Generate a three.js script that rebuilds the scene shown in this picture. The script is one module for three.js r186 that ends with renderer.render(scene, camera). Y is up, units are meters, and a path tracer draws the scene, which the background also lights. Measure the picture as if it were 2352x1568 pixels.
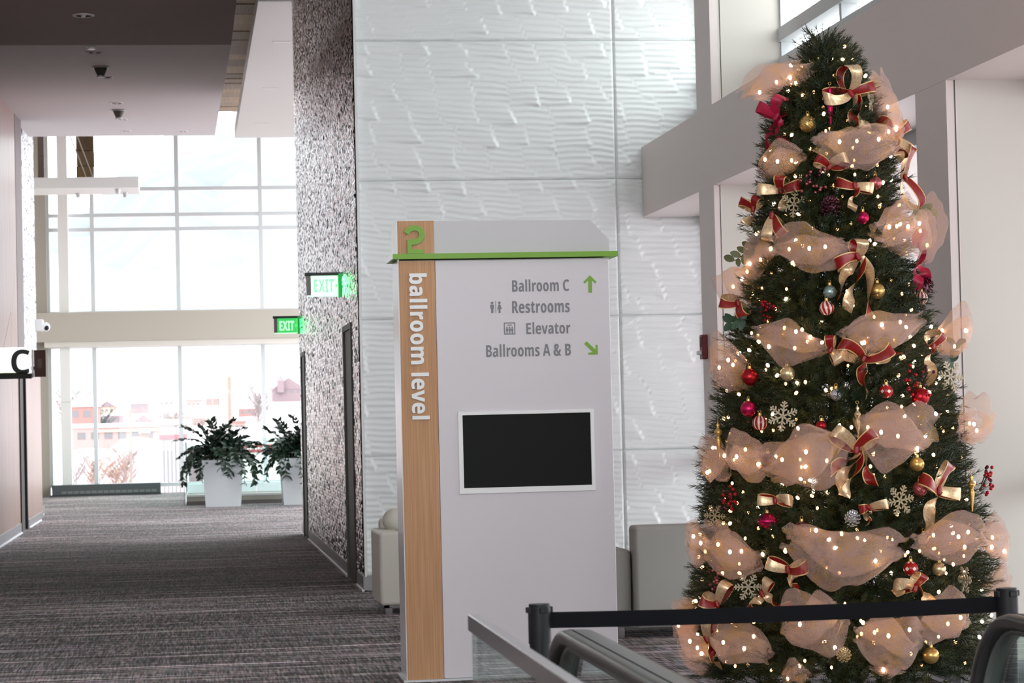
import * as THREE from 'three';
import { mergeGeometries, mergeVertices } from 'three/addons/utils/BufferGeometryUtils.js';
import { RoundedBoxGeometry } from 'three/addons/geometries/RoundedBoxGeometry.js';
import { FontLoader } from 'three/addons/loaders/FontLoader.js';
import { TextGeometry } from 'three/addons/geometries/TextGeometry.js';
import { RectAreaLightUniformsLib } from 'three/addons/lights/RectAreaLightUniformsLib.js';

// ---------- camera, sky, exposure ----------
const V = (x, y, z) => new THREE.Vector3(x, y, z);
RectAreaLightUniformsLib.init();
const renderer = new THREE.WebGLRenderer({ antialias: true });
renderer.toneMapping = THREE.LinearToneMapping;
renderer.toneMappingExposure = 1.0;
renderer.shadowMap.enabled = true;
const scene = new THREE.Scene();
const camera = new THREE.PerspectiveCamera(16.314, 2352 / 1568, 0.1, 6000);
camera.matrixAutoUpdate = true;
{
  const m = new THREE.Matrix4().makeBasis(V(0.99050968, -0.02358173, 0.13540485), V(0.01908748, 0.99922605, 0.03439428), V(-0.13611113, -0.03148333, 0.99019319));
  camera.quaternion.setFromRotationMatrix(m);
  camera.position.set(0, 1.55, 0);
  camera.focus = 12.6;
  camera.userData.fStop = 9;
}
const SKY = 5.2;                                   // overcast winter sky, blown out in the photograph
scene.background = new THREE.Color().setRGB(0.93 , 0.98, 1.0);
scene.backgroundIntensity = SKY;

// ---------- helpers ----------
let seed = 7;
const rnd = () => { seed = (seed + 0x6d2b79f5) | 0; let t = Math.imul(seed ^ (seed >>> 15), 1 | seed); t = (t + Math.imul(t ^ (t >>> 7), 61 | t)) ^ t; return ((t ^ (t >>> 14)) >>> 0) / 4294967296; };
const rr = (a, b) => a + (b - a) * rnd();
const reseed = (s) => { seed = s; };
const D2R = Math.PI / 180;
const hash = (x, y, s) => { let h = Math.imul(x, 374761393) + Math.imul(y, 668265263) + Math.imul(s, 2246822519); h = Math.imul(h ^ (h >>> 13), 1274126177); return ((h ^ (h >>> 16)) >>> 0) / 4294967296; };
const sm = (t) => t * t * (3 - 2 * t);
function noise(x, y, s = 0, px = 0, py = 0) {      // value noise 0..1, optional lattice period
  const ix = Math.floor(x), iy = Math.floor(y), fx = sm(x - ix), fy = sm(y - iy);
  const w = (i, p) => (p ? ((i % p) + p) % p : i);
  const a = hash(w(ix, px), w(iy, py), s), b = hash(w(ix + 1, px), w(iy, py), s), c = hash(w(ix, px), w(iy + 1, py), s), d = hash(w(ix + 1, px), w(iy + 1, py), s);
  return a + (b - a) * fx + (c - a) * fy + (a - b - c + d) * fx * fy;
}
function tex(w, h, fn, srgb = true) {
  const d = new Uint8Array(w * h * 4);
  for (let y = 0, o = 0; y < h; y++) for (let x = 0; x < w; x++, o += 4) { const c = fn(x, y); d[o] = c[0]; d[o + 1] = c[1]; d[o + 2] = c[2]; d[o + 3] = 255; }
  const t = new THREE.DataTexture(d, w, h); t.wrapS = t.wrapT = THREE.RepeatWrapping; t.magFilter = THREE.LinearFilter; t.minFilter = THREE.LinearFilter;
  if (srgb) t.colorSpace = THREE.SRGBColorSpace; t.needsUpdate = true; return t;
}
const std = (c, o = {}) => new THREE.MeshStandardMaterial({ color: c, roughness: 0.6, ...o });
const phy = (c, o = {}) => new THREE.MeshPhysicalMaterial({ color: c, roughness: 0.5, ...o });
const used = new Map();
const numbered = (n) => { const k = used.get(n) ?? 0; used.set(n, k + 1); return k ? n + '_' + String(k).padStart(3, '0') : n; };
function thing(name, label, category, p = [0, 0, 0], turn = 0, group) {
  const o = new THREE.Group(); o.name = numbered(name); o.position.set(...p); o.rotation.y = turn; scene.add(o);
  tag(o, label, category, group); return o;
}
function tag(o, label, category, group) { o.userData.label = label; o.userData.category = category; if (group) o.userData.group = group; return o; }
function part(name, g, m, parent) {
  const o = new THREE.Mesh(Array.isArray(g) ? mergeGeometries(g.map(flat)) : g, m); o.name = name; o.castShadow = o.receiveShadow = true; parent.add(o); return o;
}
const flat = (g) => { const n = g.index ? g.toNonIndexed() : g; for (const k of Object.keys(n.attributes)) if (!['position', 'normal', 'uv'].includes(k)) n.deleteAttribute(k); if (!n.attributes.uv) n.setAttribute('uv', new THREE.BufferAttribute(new Float32Array(n.attributes.position.count * 2), 2)); return n; };
function solo(name, g, m, label, category, group) { const o = part(numbered(name), g, m, scene); return tag(o, label, category, group); }
function struct(name, g, m, label) { const o = g ? part(name, g, m, scene) : new THREE.Group(); o.name = name; if (!g) scene.add(o); o.userData.kind = 'structure'; if (label) o.userData.label = label; return o; }
// box from its limits
const bx = (x0, x1, y0, y1, z0, z1) => { const g = new THREE.BoxGeometry(Math.abs(x1 - x0), Math.abs(y1 - y0), Math.abs(z1 - z0)); g.translate((x0 + x1) / 2, (y0 + y1) / 2, (z0 + z1) / 2); return g; };
const rb = (x0, x1, y0, y1, z0, z1, r = 0.02, s = 3) => { const g = new RoundedBoxGeometry(Math.abs(x1 - x0), Math.abs(y1 - y0), Math.abs(z1 - z0), s, r); g.translate((x0 + x1) / 2, (y0 + y1) / 2, (z0 + z1) / 2); return g; };
const cyl = (r0, r1, h, x, y, z, n = 20) => { const g = new THREE.CylinderGeometry(r1, r0, h, n); g.translate(x, y + h / 2, z); return g; };
const bar = (a, b, r, n = 8) => { const d = b.clone().sub(a), g = new THREE.CylinderGeometry(r, r, d.length(), n); g.applyQuaternion(new THREE.Quaternion().setFromUnitVectors(V(0, 1, 0), d.normalize())); g.translate((a.x + b.x) / 2, (a.y + b.y) / 2, (a.z + b.z) / 2); return g; };
// uv in metres over a plane picked by the face normal
function metre(g, s = 1) {
  const p = g.attributes.position, n = g.attributes.normal, u = new Float32Array(p.count * 2);
  for (let i = 0; i < p.count; i++) {
    const ax = Math.abs(n.getX(i)), ay = Math.abs(n.getY(i)), az = Math.abs(n.getZ(i));
    u[i * 2] = (ax > ay && ax > az ? p.getZ(i) : p.getX(i)) / s; u[i * 2 + 1] = (ay > ax && ay > az ? p.getZ(i) : p.getY(i)) / s;
  }
  g.setAttribute('uv', new THREE.BufferAttribute(u, 2)); return g;
}
// sweep of a closed profile [(side, normal)] along points, the side direction fixed
function sweep(pts, prof, side, closed = false) {
  const n = pts.length, m = prof.length, pos = [], idx = [];
  for (let i = 0; i < n; i++) {
    const t = pts[closed ? (i + 1) % n : Math.min(n - 1, i + 1)].clone().sub(pts[closed ? (i + n - 1) % n : Math.max(0, i - 1)]).normalize();
    const s = typeof side === 'function' ? side(i) : side, nn = V().crossVectors(s, t).normalize();
    for (const [a, b] of prof) pos.push(pts[i].x + s.x * a + nn.x * b, pts[i].y + s.y * a + nn.y * b, pts[i].z + s.z * a + nn.z * b);
  }
  for (let i = 0; i < n - (closed ? 0 : 1); i++) for (let j = 0; j < m; j++) { const a = i * m + j, b = i * m + (j + 1) % m, c = ((i + 1) % n) * m + j, d = ((i + 1) % n) * m + (j + 1) % m; idx.push(a, b, c, b, d, c); }
  if (!closed) for (const e of [0, n - 1]) for (let j = 1; j < m - 1; j++) idx.push(e * m, e * m + j + (e ? 0 : 1), e * m + j + (e ? 1 : 0));
  const g = new THREE.BufferGeometry(); g.setAttribute('position', new THREE.Float32BufferAttribute(pos, 3)); g.setIndex(idx); g.computeVertexNormals();
  return g;
}
// outline of a stroked centre line, as a Shape
function stroke(pts, w) {
  const L = [], R = [];
  pts.forEach((p, i) => {
    const a = pts[Math.max(0, i - 1)], b = pts[Math.min(pts.length - 1, i + 1)], l = Math.hypot(b[0] - a[0], b[1] - a[1]) || 1, nx = -(b[1] - a[1]) / l * w / 2, ny = (b[0] - a[0]) / l * w / 2;
    L.push(new THREE.Vector2(p[0] + nx, p[1] + ny)); R.unshift(new THREE.Vector2(p[0] - nx, p[1] - ny));
  });
  return new THREE.Shape([...L, ...R]);
}
const extr = (s, d, bevel = 0) => new THREE.ExtrudeGeometry(s, { depth: d, bevelEnabled: bevel > 0, bevelSize: bevel, bevelThickness: bevel, bevelSegments: 2, curveSegments: 12 });
const fonts = new FontLoader();
const bold = await fonts.loadAsync('fonts/droid/droid_sans_bold.typeface.json');
const regular = await fonts.loadAsync('fonts/droid/droid_sans_regular.typeface.json');
// the letters of a word one by one, spaced and scaled as a whole
function letters(str, font, w, h, depth) {
  const gs = []; let x = 0; const f = font.data;
  for (const ch of str) { const a = (f.glyphs[ch] || f.glyphs['?']).ha / f.resolution; if (ch !== ' ') { const g = new TextGeometry(ch, { font, size: 1, depth: 1, curveSegments: 8, bevelEnabled: true, bevelSize: 0.02, bevelThickness: 0.15, bevelSegments: 2 }); g.translate(x, 0, 0); gs.push(g); } x += a; }
  const b = new THREE.Box3(); for (const g of gs) { g.computeBoundingBox(); b.union(g.boundingBox); }
  for (const g of gs) { g.translate(-b.min.x, -b.min.y, -b.min.z); g.scale(w / (b.max.x - b.min.x), h / (b.max.y - b.min.y), depth / (b.max.z - b.min.z)); g.computeVertexNormals(); }
  return gs;
}
function word(str, font, w, h, depth, bevel = 0) {   // lettering scaled to width w and height h, its corner at the origin
  const g = new TextGeometry(str, { font, size: 1, depth: 1, curveSegments: 8, bevelEnabled: bevel > 0, bevelSize: 0.02, bevelThickness: 0.15, bevelSegments: 2 });
  g.computeBoundingBox(); const b = g.boundingBox; g.translate(-b.min.x, -b.min.y, -b.min.z);
  g.scale(w / (b.max.x - b.min.x), h / (b.max.y - b.min.y), depth / (b.max.z - b.min.z)); g.computeVertexNormals(); return g;
}

// ---------- materials ----------
const carpetTex = (() => {
  const N = 1536, S = 6;                              // 6 m square; u runs across the corridor, v along it
  const lines = []; reseed(11);
  for (let i = 0; i < 21; i++) lines.push([rnd() * N, rr(-0.05, 0.05), rr(4, 13), rr(0.4, 1), rr(0, N), rr(0.35, 1)]);
  return tex(N, N, (x, y) => {
    const band = noise(x / N * 5, y / N * 44, 1, 5, 44), band2 = noise(x / N * 9, y / N * 130, 2, 9, 130);
    const weft = noise(x / N * 60, y / N * 512, 3, 60, 512), warp = noise(x / N * 700, y / N * 40, 4, 700, 40), big = noise(x / N * 3, y / N * 9, 5, 3, 9);
    let l = 0.10 + 0.30 * band * band2 + 0.22 * (band2 - 0.4) * band + 0.11 * weft * (0.4 + band2) + 0.34 * (warp - 0.5) * (0.5 + 0.8 * (1 - band)) + 0.10 * big + 0.1;
    for (const [y0, s, w, b, ph, ln] of lines) {
      let dy = y - (y0 + s * (((x + ph) % N) - N / 2)); dy -= N * Math.round(dy / N);
      const k = 1 - Math.abs(dy) / w; if (k > 0) l += 0.27 * b * sm(k) * (noise(x / 60, y0, 8) > 0.28 * ln ? 1 : 0.25) * (0.7 + 0.6 * weft);
    }
    const tint = noise(x / N * 220, y / N * 22, 6, 220, 22), t2 = noise(x / N * 30, y / N * 100, 9, 30, 100);
    l = Math.max(0.05, l * 1.13);
    return [255 * Math.min(1, l * (1.0 + 0.10 * (tint - 0.4))), 255 * Math.min(1, l * (0.955 - 0.03 * t2)), 255 * Math.min(1, l * (0.955 + 0.08 * (t2 - 0.5)))];
  });
})();
carpetTex.repeat.set(1 / 6, 1 / 6);
const woodTex = (base, dark, s) => tex(512, 512, (x, y) => {
  const g = noise(x / 512 * 90, y / 512 * 4, s, 90, 4), f = noise(x / 512 * 256, y / 512 * 10, s + 1, 256, 10), b = noise(x / 512 * 6, y / 512 * 2, s + 2, 6, 2), k = Math.min(1, Math.max(0, 0.45 * g + 0.3 * f + 0.35 * b - 0.1));
  return base.map((c, i) => c + (dark[i] - c) * k);
});
const M = {
  carpet: std(0xffffff, { map: carpetTex, roughness: 0.92 }),
  plaster: std(new THREE.Color().setRGB(0.73, 0.655, 0.625), { roughness: 0.4 }),
  cream: std(new THREE.Color().setRGB(0.66, 0.63, 0.575), { roughness: 0.7 }),
  soffitWhite: std(new THREE.Color().setRGB(0.52, 0.51, 0.49), { roughness: 0.7 }),
  white: std(new THREE.Color().setRGB(0.78, 0.78, 0.77), { roughness: 0.55 }),
  beige: std(new THREE.Color().setRGB(0.46, 0.425, 0.37), { roughness: 0.7 }),
  relief: std(new THREE.Color().setRGB(0.79, 0.82, 0.82), { roughness: 0.45 }),
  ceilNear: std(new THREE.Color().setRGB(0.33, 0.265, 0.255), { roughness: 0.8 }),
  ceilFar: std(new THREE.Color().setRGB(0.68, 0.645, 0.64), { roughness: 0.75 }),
  base: std(new THREE.Color().setRGB(0.33, 0.32, 0.34), { roughness: 0.35, metalness: 0.6 }),
  trimLight: std(new THREE.Color().setRGB(0.85, 0.86, 0.9), { roughness: 0.3 }),
  steel: std(new THREE.Color().setRGB(0.62, 0.62, 0.64), { roughness: 0.16, metalness: 1 }),
  aluminium: std(new THREE.Color().setRGB(0.55, 0.57, 0.58), { roughness: 0.45, metalness: 0.5 }),
  alu2: std(new THREE.Color().setRGB(0.60, 0.63, 0.65), { roughness: 0.5, metalness: 0.1 }),
  glass: phy(new THREE.Color().setRGB(0.97, 0.99, 0.985), { roughness: 0, transmission: 1, thickness: 0, ior: 1.5 }),
  glassGreen: phy(new THREE.Color().setRGB(0.86, 0.95, 0.93), { roughness: 0, transmission: 1, thickness: 0, ior: 1.5 }),
  black: phy(new THREE.Color().setRGB(0.010, 0.010, 0.012), { roughness: 0.4, specularIntensity: 0.5 }),
  blackSoft: phy(new THREE.Color().setRGB(0.008, 0.008, 0.010), { roughness: 0.9, specularIntensity: 0.15 }),
  rubber: phy(new THREE.Color().setRGB(0.022, 0.02, 0.02), { roughness: 0.34, clearcoat: 0.22, clearcoatRoughness: 0.2 }),
  darkBrown: std(new THREE.Color().setRGB(0.016, 0.009, 0.009), { roughness: 0.5 }),
  olive: std(new THREE.Color().setRGB(0.075, 0.075, 0.06), { roughness: 0.5 }),
  darkGrey: std(new THREE.Color().setRGB(0.07, 0.08, 0.085), { roughness: 0.5 }),
  tile: std(new THREE.Color().setRGB(0.90, 0.875, 0.89), { roughness: 0.2, metalness: 1 }),
  tileBack: std(new THREE.Color().setRGB(0.05, 0.045, 0.045), { roughness: 0.7 }),
  green: std(new THREE.Color().setRGB(0.19, 0.40, 0.03), { roughness: 0.45 }),
  textGrey: std(new THREE.Color().setRGB(0.215, 0.21, 0.23), { roughness: 0.5 }),
  signWhite: std(new THREE.Color().setRGB(0.70, 0.665, 0.70), { roughness: 0.42 }),
  signHead: std(new THREE.Color().setRGB(0.58, 0.57, 0.585), { roughness: 0.42 }),
  sideWhite: phy(new THREE.Color().setRGB(0.8, 0.79, 0.82), { roughness: 0.3, clearcoat: 0.8, clearcoatRoughness: 0.2 }),
  letterWhite: std(new THREE.Color().setRGB(0.9, 0.9, 0.9), { roughness: 0.45 }),
  screen: phy(new THREE.Color().setRGB(0.009, 0.0095, 0.009), { roughness: 0.5, specularIntensity: 0.25 }),
  maple: std(0xffffff, { map: woodTex([206, 160, 118], [168, 118, 74], 21), roughness: 0.5 }),
  walnut: phy(0xffffff, { map: woodTex([164, 134, 124], [140, 110, 100], 31), roughness: 0.4, clearcoat: 0.22, clearcoatRoughness: 0.25, specularIntensity: 0.6 }),
  oak: [0, 1, 2, 3].map((i) => std(new THREE.Color().setScalar([1, 0.72, 0.5, 0.86][i]), { map: i ? null : woodTex([150, 124, 88], [98, 80, 54], 41), roughness: 0.7 })),
  sofa: std(new THREE.Color().setRGB(0.40, 0.395, 0.365), { roughness: 0.75 }),
  leather: std(new THREE.Color().setRGB(0.62, 0.60, 0.53), { roughness: 0.5 }),
  planter: std(new THREE.Color().setRGB(0.55, 0.58, 0.60), { roughness: 0.45 }),
};
for (const m of M.oak) m.map = M.oak[0].map;
M.maple.map.repeat.set(2.2, 0.8); M.walnut.map.repeat.set(0.9, 0.4); M.oak[0].map.repeat.set(0.5, 0.5);

// ---------- the setting ----------
const XR = 4.213, XG = 4.79, XW = 1.578, XL = -2.45, ZR = -21.568, ZD = -33.0, ZF = -54.6, HALL = 9.6;
{ // floor with the escalator well cut out
  const f = struct('floor', null, null, 'grey carpet with thin pale lines');
  for (const [a, b, c, d] of [[-9.3, 5.2, -46.1, -5.9], [-4, 0, -55, -46.1], [-9.3, 0.69, -5.9, 10], [2.75, 5.2, -5.9, 10]]) part('carpet', metre(bx(a, b, -0.3, 0, c, d)), M.carpet, f);
}
struct('floor_lower', bx(-9.3, 6, -6.2, -6, -56, 12), std(0x8a8684, { roughness: 0.6 }));
// carved white wall behind the sign: panels of rippling relief, each a part
{
  const w = struct('wall_relief', bx(XW + 0.02, 5.2, 0, HALL, ZD, ZR - 0.06), M.white, 'white carved wave panels');
  const ripple = (x, y) => {
    const yr = (y + 0.09 * noise(x * 2.6, y * 2, 60) + 0.045 * noise(x * 7, y * 3, 59)) / 0.21 + 0.9 * noise(x * 0.9, y * 0.8, 58), k = Math.floor(yr), q = 1 - (yr - k), u = x / 0.33 + hash(k, 3, 5) * 1.6 + 0.5 * (k % 2) - 0.24 * q + 0.5 * (noise(x * 1.7, k * 3.3, 57) - 0.5) + 0.16 * (noise(x * 2, y * 9, 62) - 0.5), i = Math.floor(u), t = u - i;
    const v = y / 0.055 + 1.1 * noise(x * 1.0, y * 1.5, 64) + 0.45 * noise(x * 5, y * 5, 65) + t * 0.35;
    const f = v - Math.floor(v), saw = f < 0.3 ? sm(f / 0.3) : 1 - sm((f - 0.3) / 0.7);
    return saw * (0.0058 + 0.0062 * noise(x * 2.3 + k * 0.7, y * 4, 66)) + 0.016 * (t < 0.92 ? Math.pow(t / 0.92, 1.3) : 1 - sm((t - 0.92) / 0.08)) * (q < 0.9 ? Math.pow(q / 0.9, 0.9) : 1 - sm((q - 0.9) / 0.1)) * Math.max(0, 1.9 * noise(i * 2.3, k * 1.6, 67) - 0.35);
  };
  const xs = [XW, 3.975, 5.15], ys = [0.135, 1.217, 2.46, 3.722, 5.003, 6.28, 7.9, HALL];
  for (let a = 0; a < 2; a++) for (let b = 0; b < ys.length - 1; b++) {
    const fine = b < 5 ? 0.0125 : 0.05, x0 = xs[a] + 0.001, x1 = xs[a + 1] - 0.001, y0 = ys[b] + 0.001, y1 = ys[b + 1] - 0.001, g = new THREE.PlaneGeometry(x1 - x0, y1 - y0, Math.round((x1 - x0) / fine), Math.round((y1 - y0) / fine));
    g.translate((x0 + x1) / 2, (y0 + y1) / 2, 0); const p = g.attributes.position;
    for (let i = 0; i < p.count; i++) {
      const X = p.getX(i), Y = p.getY(i), e = Math.min(X - x0, x1 - X, Y - y0, y1 - Y);
      p.setZ(i, e < 1e-4 ? -0.012 : ripple(X, Y));
    }
    g.computeVertexNormals(); g.translate(0, 0, ZR - 0.024); part('relief_panel', g, M.relief, w);
  }
  part('corner_trim', bx(XW - 0.006, XW + 0.012, 0.135, HALL, ZR - 0.03, ZR + 0.012), M.white, w);
}
struct('baseboard_relief', [bx(XW - 0.012, 5.15, 0.012, 0.135, ZR - 0.02, ZR + 0.012)], M.base);
// tiled metal wall along the corridor: dark backing, thousands of little tilted tiles, two doors
{
  const doors = [[-23.62, -22.44, 'near'], [-32.42, -31.38, 'far']], HT = 7.6;
  const w = struct('wall_metal', bx(XW, XW + 0.3, 0, HALL, ZD, ZR - 0.1), M.tileBack, 'wall of small glinting metal tiles');
  const a = 0.047, b = 0.0325, g = new THREE.PlaneGeometry(b * 0.94, a * 0.94, 2, 2), p = g.attributes.position;   // a low pillow of eight faces
  for (let i = 0; i < p.count; i++) { const r = Math.hypot(p.getX(i) / b, p.getY(i) / a); p.setZ(i, 0.0022 * (1 - 3 * r * r)); }
  g.computeVertexNormals(); g.rotateZ(Math.PI / 2);
  const list = [];
  for (let y = 0.15; y < HT; y += b) { const off = rnd() * a; for (let z = ZD + 0.01 + off; z < ZR - 0.05; z += a) if (!doors.some(([z0, z1]) => z > z0 - 0.03 && z < z1 + 0.03 && y < 2.49)) list.push([y, z]); }
  const im = new THREE.InstancedMesh(g, M.tile, list.length), q = new THREE.Quaternion(), e = new THREE.Euler(), m = new THREE.Matrix4();
  reseed(5);
  list.forEach(([y, z], i) => { e.set(rr(-0.13, 0.13), -Math.PI / 2 + rr(-0.15, 0.15), rr(-0.16, 0.16), 'YXZ'); q.setFromEuler(e); im.setMatrixAt(i, m.compose(V(XW - 0.012 - rnd() * 0.006, y, z), q, V(1, 1, 1))); });
  im.name = 'metal_tile'; im.userData.kind = 'stuff'; im.castShadow = im.receiveShadow = true; w.add(im);
  doors.forEach(([z0, z1, n], i) => {
    const d = struct('door_' + (i + 1), null, null, 'dark flush door in the metal tiled wall');
    part('door_leaf', bx(XW - 0.012, XW + 0.03, 0.012, 2.42, z0 + 0.07, z1 - 0.12), M.darkBrown, d);
    part('door_frame', [bx(XW - 0.03, XW + 0.03, 0, 2.475, z0, z0 + 0.07), bx(XW - 0.03, XW + 0.03, 2.42, 2.475, z0, z1)], M.olive, d);
    part('door_jamb', bx(XW - 0.03, XW + 0.03, 0, 2.42, z1 - 0.12, z1), M.darkBrown, d);
  });
  for (const [z0, z1, k] of [[-22.42, ZR, 1], [-31.36, -23.64, 2], [ZD, -32.44, 3]]) {
    const s = struct('baseboard_metal_' + k, bx(XW - 0.02, XW + 0.02, 0.02, 0.14, z0, z1), M.base);
    part('floor_strip', bx(XW - 0.034, XW - 0.012, 0, 0.02, z0, z1), M.trimLight, s);
  }
}
// left wall: gloss veneer panels with slanting joints, dark doorway, white textured end
{
  const w = struct('wall_left', bx(XL - 0.4, XL - 0.03, 0, HALL, -37.35, -20), M.tileBack, 'glossy wood veneer panels');
  let z = -20, k = 0;
  const cuts = [-20, -23.4, -26.6, -29.6, -32.4, -34.6, -35.95];
  for (let i = 0; i < cuts.length - 1; i++) {       // joints lean: lower and upper panels meet on a slant
    const z0 = cuts[i], z1 = cuts[i + 1], up = [2.3, 3.1, 2.6, 3.4, 2.4, 3.0][i], dn = [3.1, 2.0, 3.4, 2.3, 3.2, 4.2][i];
    for (const [lo, hi] of [[[0.15, 0.15], [up, dn]], [[up + 0.012, dn + 0.012], [6.9, 6.9]]]) {
      const s = new THREE.Shape([new THREE.Vector2(-z0 + 0.005, lo[0]), new THREE.Vector2(-z1 - 0.005, lo[1]), new THREE.Vector2(-z1 - 0.005, hi[1]), new THREE.Vector2(-z0 + 0.005, hi[0])]);
      const g = extr(s, 0.03); g.rotateY(Math.PI / 2); g.translate(XL - 0.03, 0, 0); part('veneer_panel', g, M.walnut, w);
    }
  }
  part('edge_trim', bx(XL - 0.03, XL + 0.004, 2.45, 6.9, -37.35, -35.97), std(new THREE.Color().setRGB(0.16, 0.125, 0.125), { roughness: 0.6 }), w);
  const d = struct('door_3', null, null, 'dark doorway in the wood wall');
  part('door_leaf', bx(XL - 0.12, XL - 0.04, 0, 2.42, -37.5, -35.98), M.darkBrown, d);
  part('door_frame', [bx(XL - 0.05, XL + 0.006, 0, 2.45, -37.55, -37.42), bx(XL - 0.05, XL + 0.006, 2.38, 2.45, -37.5, -35.97), bx(XL - 0.05, XL + 0.02, 0, 2.45, -35.99, -35.93)], M.darkBrown, d);
  const v = struct('wall_left_low', bx(XL - 0.14, XL, 0.13, 2.45, -41.3, -37.56), M.walnut);
  struct('wall_left_end', bx(-3.6, -2.66, 0, 8.8, -43.6, -37.36), M.white, 'white wall of small tiles');
  const im0 = new THREE.PlaneGeometry(0.06, 0.04, 2, 2), pp = im0.attributes.position; for (let i = 0; i < pp.count; i++) pp.setZ(i, 0.006 * (1 - 900 * (pp.getX(i) ** 2 + pp.getY(i) ** 2)));
  im0.computeVertexNormals();
  const L = []; for (let y = 0.15; y < 8.6; y += 0.041) for (let zz = -43.55; zz < -37.4; zz += 0.064) L.push([y, zz]);
  const im = new THREE.InstancedMesh(im0, std(new THREE.Color().setRGB(0.78, 0.79, 0.82), { roughness: 0.3, metalness: 0.35 }), L.length), q = new THREE.Quaternion(), m = new THREE.Matrix4();
  L.forEach(([y, zz], i) => { q.setFromEuler(new THREE.Euler(rr(-0.18, 0.18), Math.PI / 2 + rr(-0.25, 0.25), 0, 'YXZ')); im.setMatrixAt(i, m.compose(V(-2.645, y, zz + rr(-0.01, 0.01)), q, V(1, 1, 1))); });
  im.name = 'white_tile'; im.userData.kind = 'stuff'; scene.getObjectByName('wall_left_end').add(im);
  const bs = struct('baseboard_left', [bx(XL - 0.03, XL + 0.012, 0.02, 0.15, -35.93, -20), bx(XL - 0.03, XL + 0.012, 0.02, 0.13, -41.3, -37.56), bx(-2.66, -2.55, 0.02, 0.15, -43.6, -41.3)], M.base);
  part('floor_strip', [bx(XL, XL + 0.03, 0, 0.02, -35.9, -20), bx(XL, XL + 0.03, 0, 0.02, -40.6, -37.6), bx(-2.57, -2.54, 0, 0.02, -43.4, -42)], M.trimLight, bs);
}
// ceilings: dark level part, then a paler part that climbs towards the far window
{
  const XE = 0.575;
  const c1 = struct('ceiling_corridor_near', bx(XL - 0.1, XE, 5.755, 5.95, -26.55, -19.5), M.ceilNear, 'dark level ceiling');
  const s = new THREE.Shape([new THREE.Vector2(26.552, 5.757), new THREE.Vector2(40.95, 6.48), new THREE.Vector2(40.95, 6.7), new THREE.Vector2(26.552, 6.0)]);
  const g = extr(s, XE - (XL - 0.1)); g.rotateY(Math.PI / 2); g.translate(XL - 0.1, 0, 0); struct('ceiling_corridor_far', g, M.ceilFar, 'pale ceiling climbing to the far window');
  struct('ceiling_soffit', [bx(1.14, 5.2, 7.6, 7.85, -50.72, -34.25)], M.soffitWhite, 'white ceiling strip by the metal wall');
  const w = struct('ceiling_planks', null, null, 'wood plank ceiling');
  reseed(9);
  for (let z = -21.7, i = 0; z > -54.3; i++) { const d = rr(0.5, 1.05); part('plank', metre(bx(-3.6, 5.2, 8.62 + rr(0, 0.035), 8.72, Math.max(z - d + 0.012, -54.4), z)), M.oak[Math.floor(rnd() * 4)], w); z -= d; }
  struct('ceiling_hall', bx(-9.3, 5.2, HALL, HALL + 0.3, ZR - 0.5, 10), M.white);
  struct('roof', bx(-9.3, 5.2, HALL, HALL + 0.3, -56, ZR - 0.5), M.plaster);
  struct('wall_over_corridor', bx(-9.3, XW + 0.1, 8.8, HALL, -21.9, -21.6), M.plaster);
  struct('wall_lobby_left', bx(-9.5, -9.3, 0, HALL, -20.2, 10), M.plaster);
  struct('wall_lobby_end', [bx(-9.3, XL - 0.1, 0, HALL, -20.2, -19.95)], M.plaster);
  struct('wall_back', [bx(-9.5, 5.2, HALL - 0.6, HALL, 10, 10.3), bx(-9.5, 5.2, -6, 0.25, 10, 10.3), ...[-9.3, -6.4, -3.5, -0.6, 2.3, 5.0].map((x) => bx(x, x + 0.16, 0, HALL, 10, 10.3))], M.plaster);
  struct('wall_far_left', bx(-3.8, -3.6, 0, HALL, -55, -37), M.beige);
}
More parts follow.
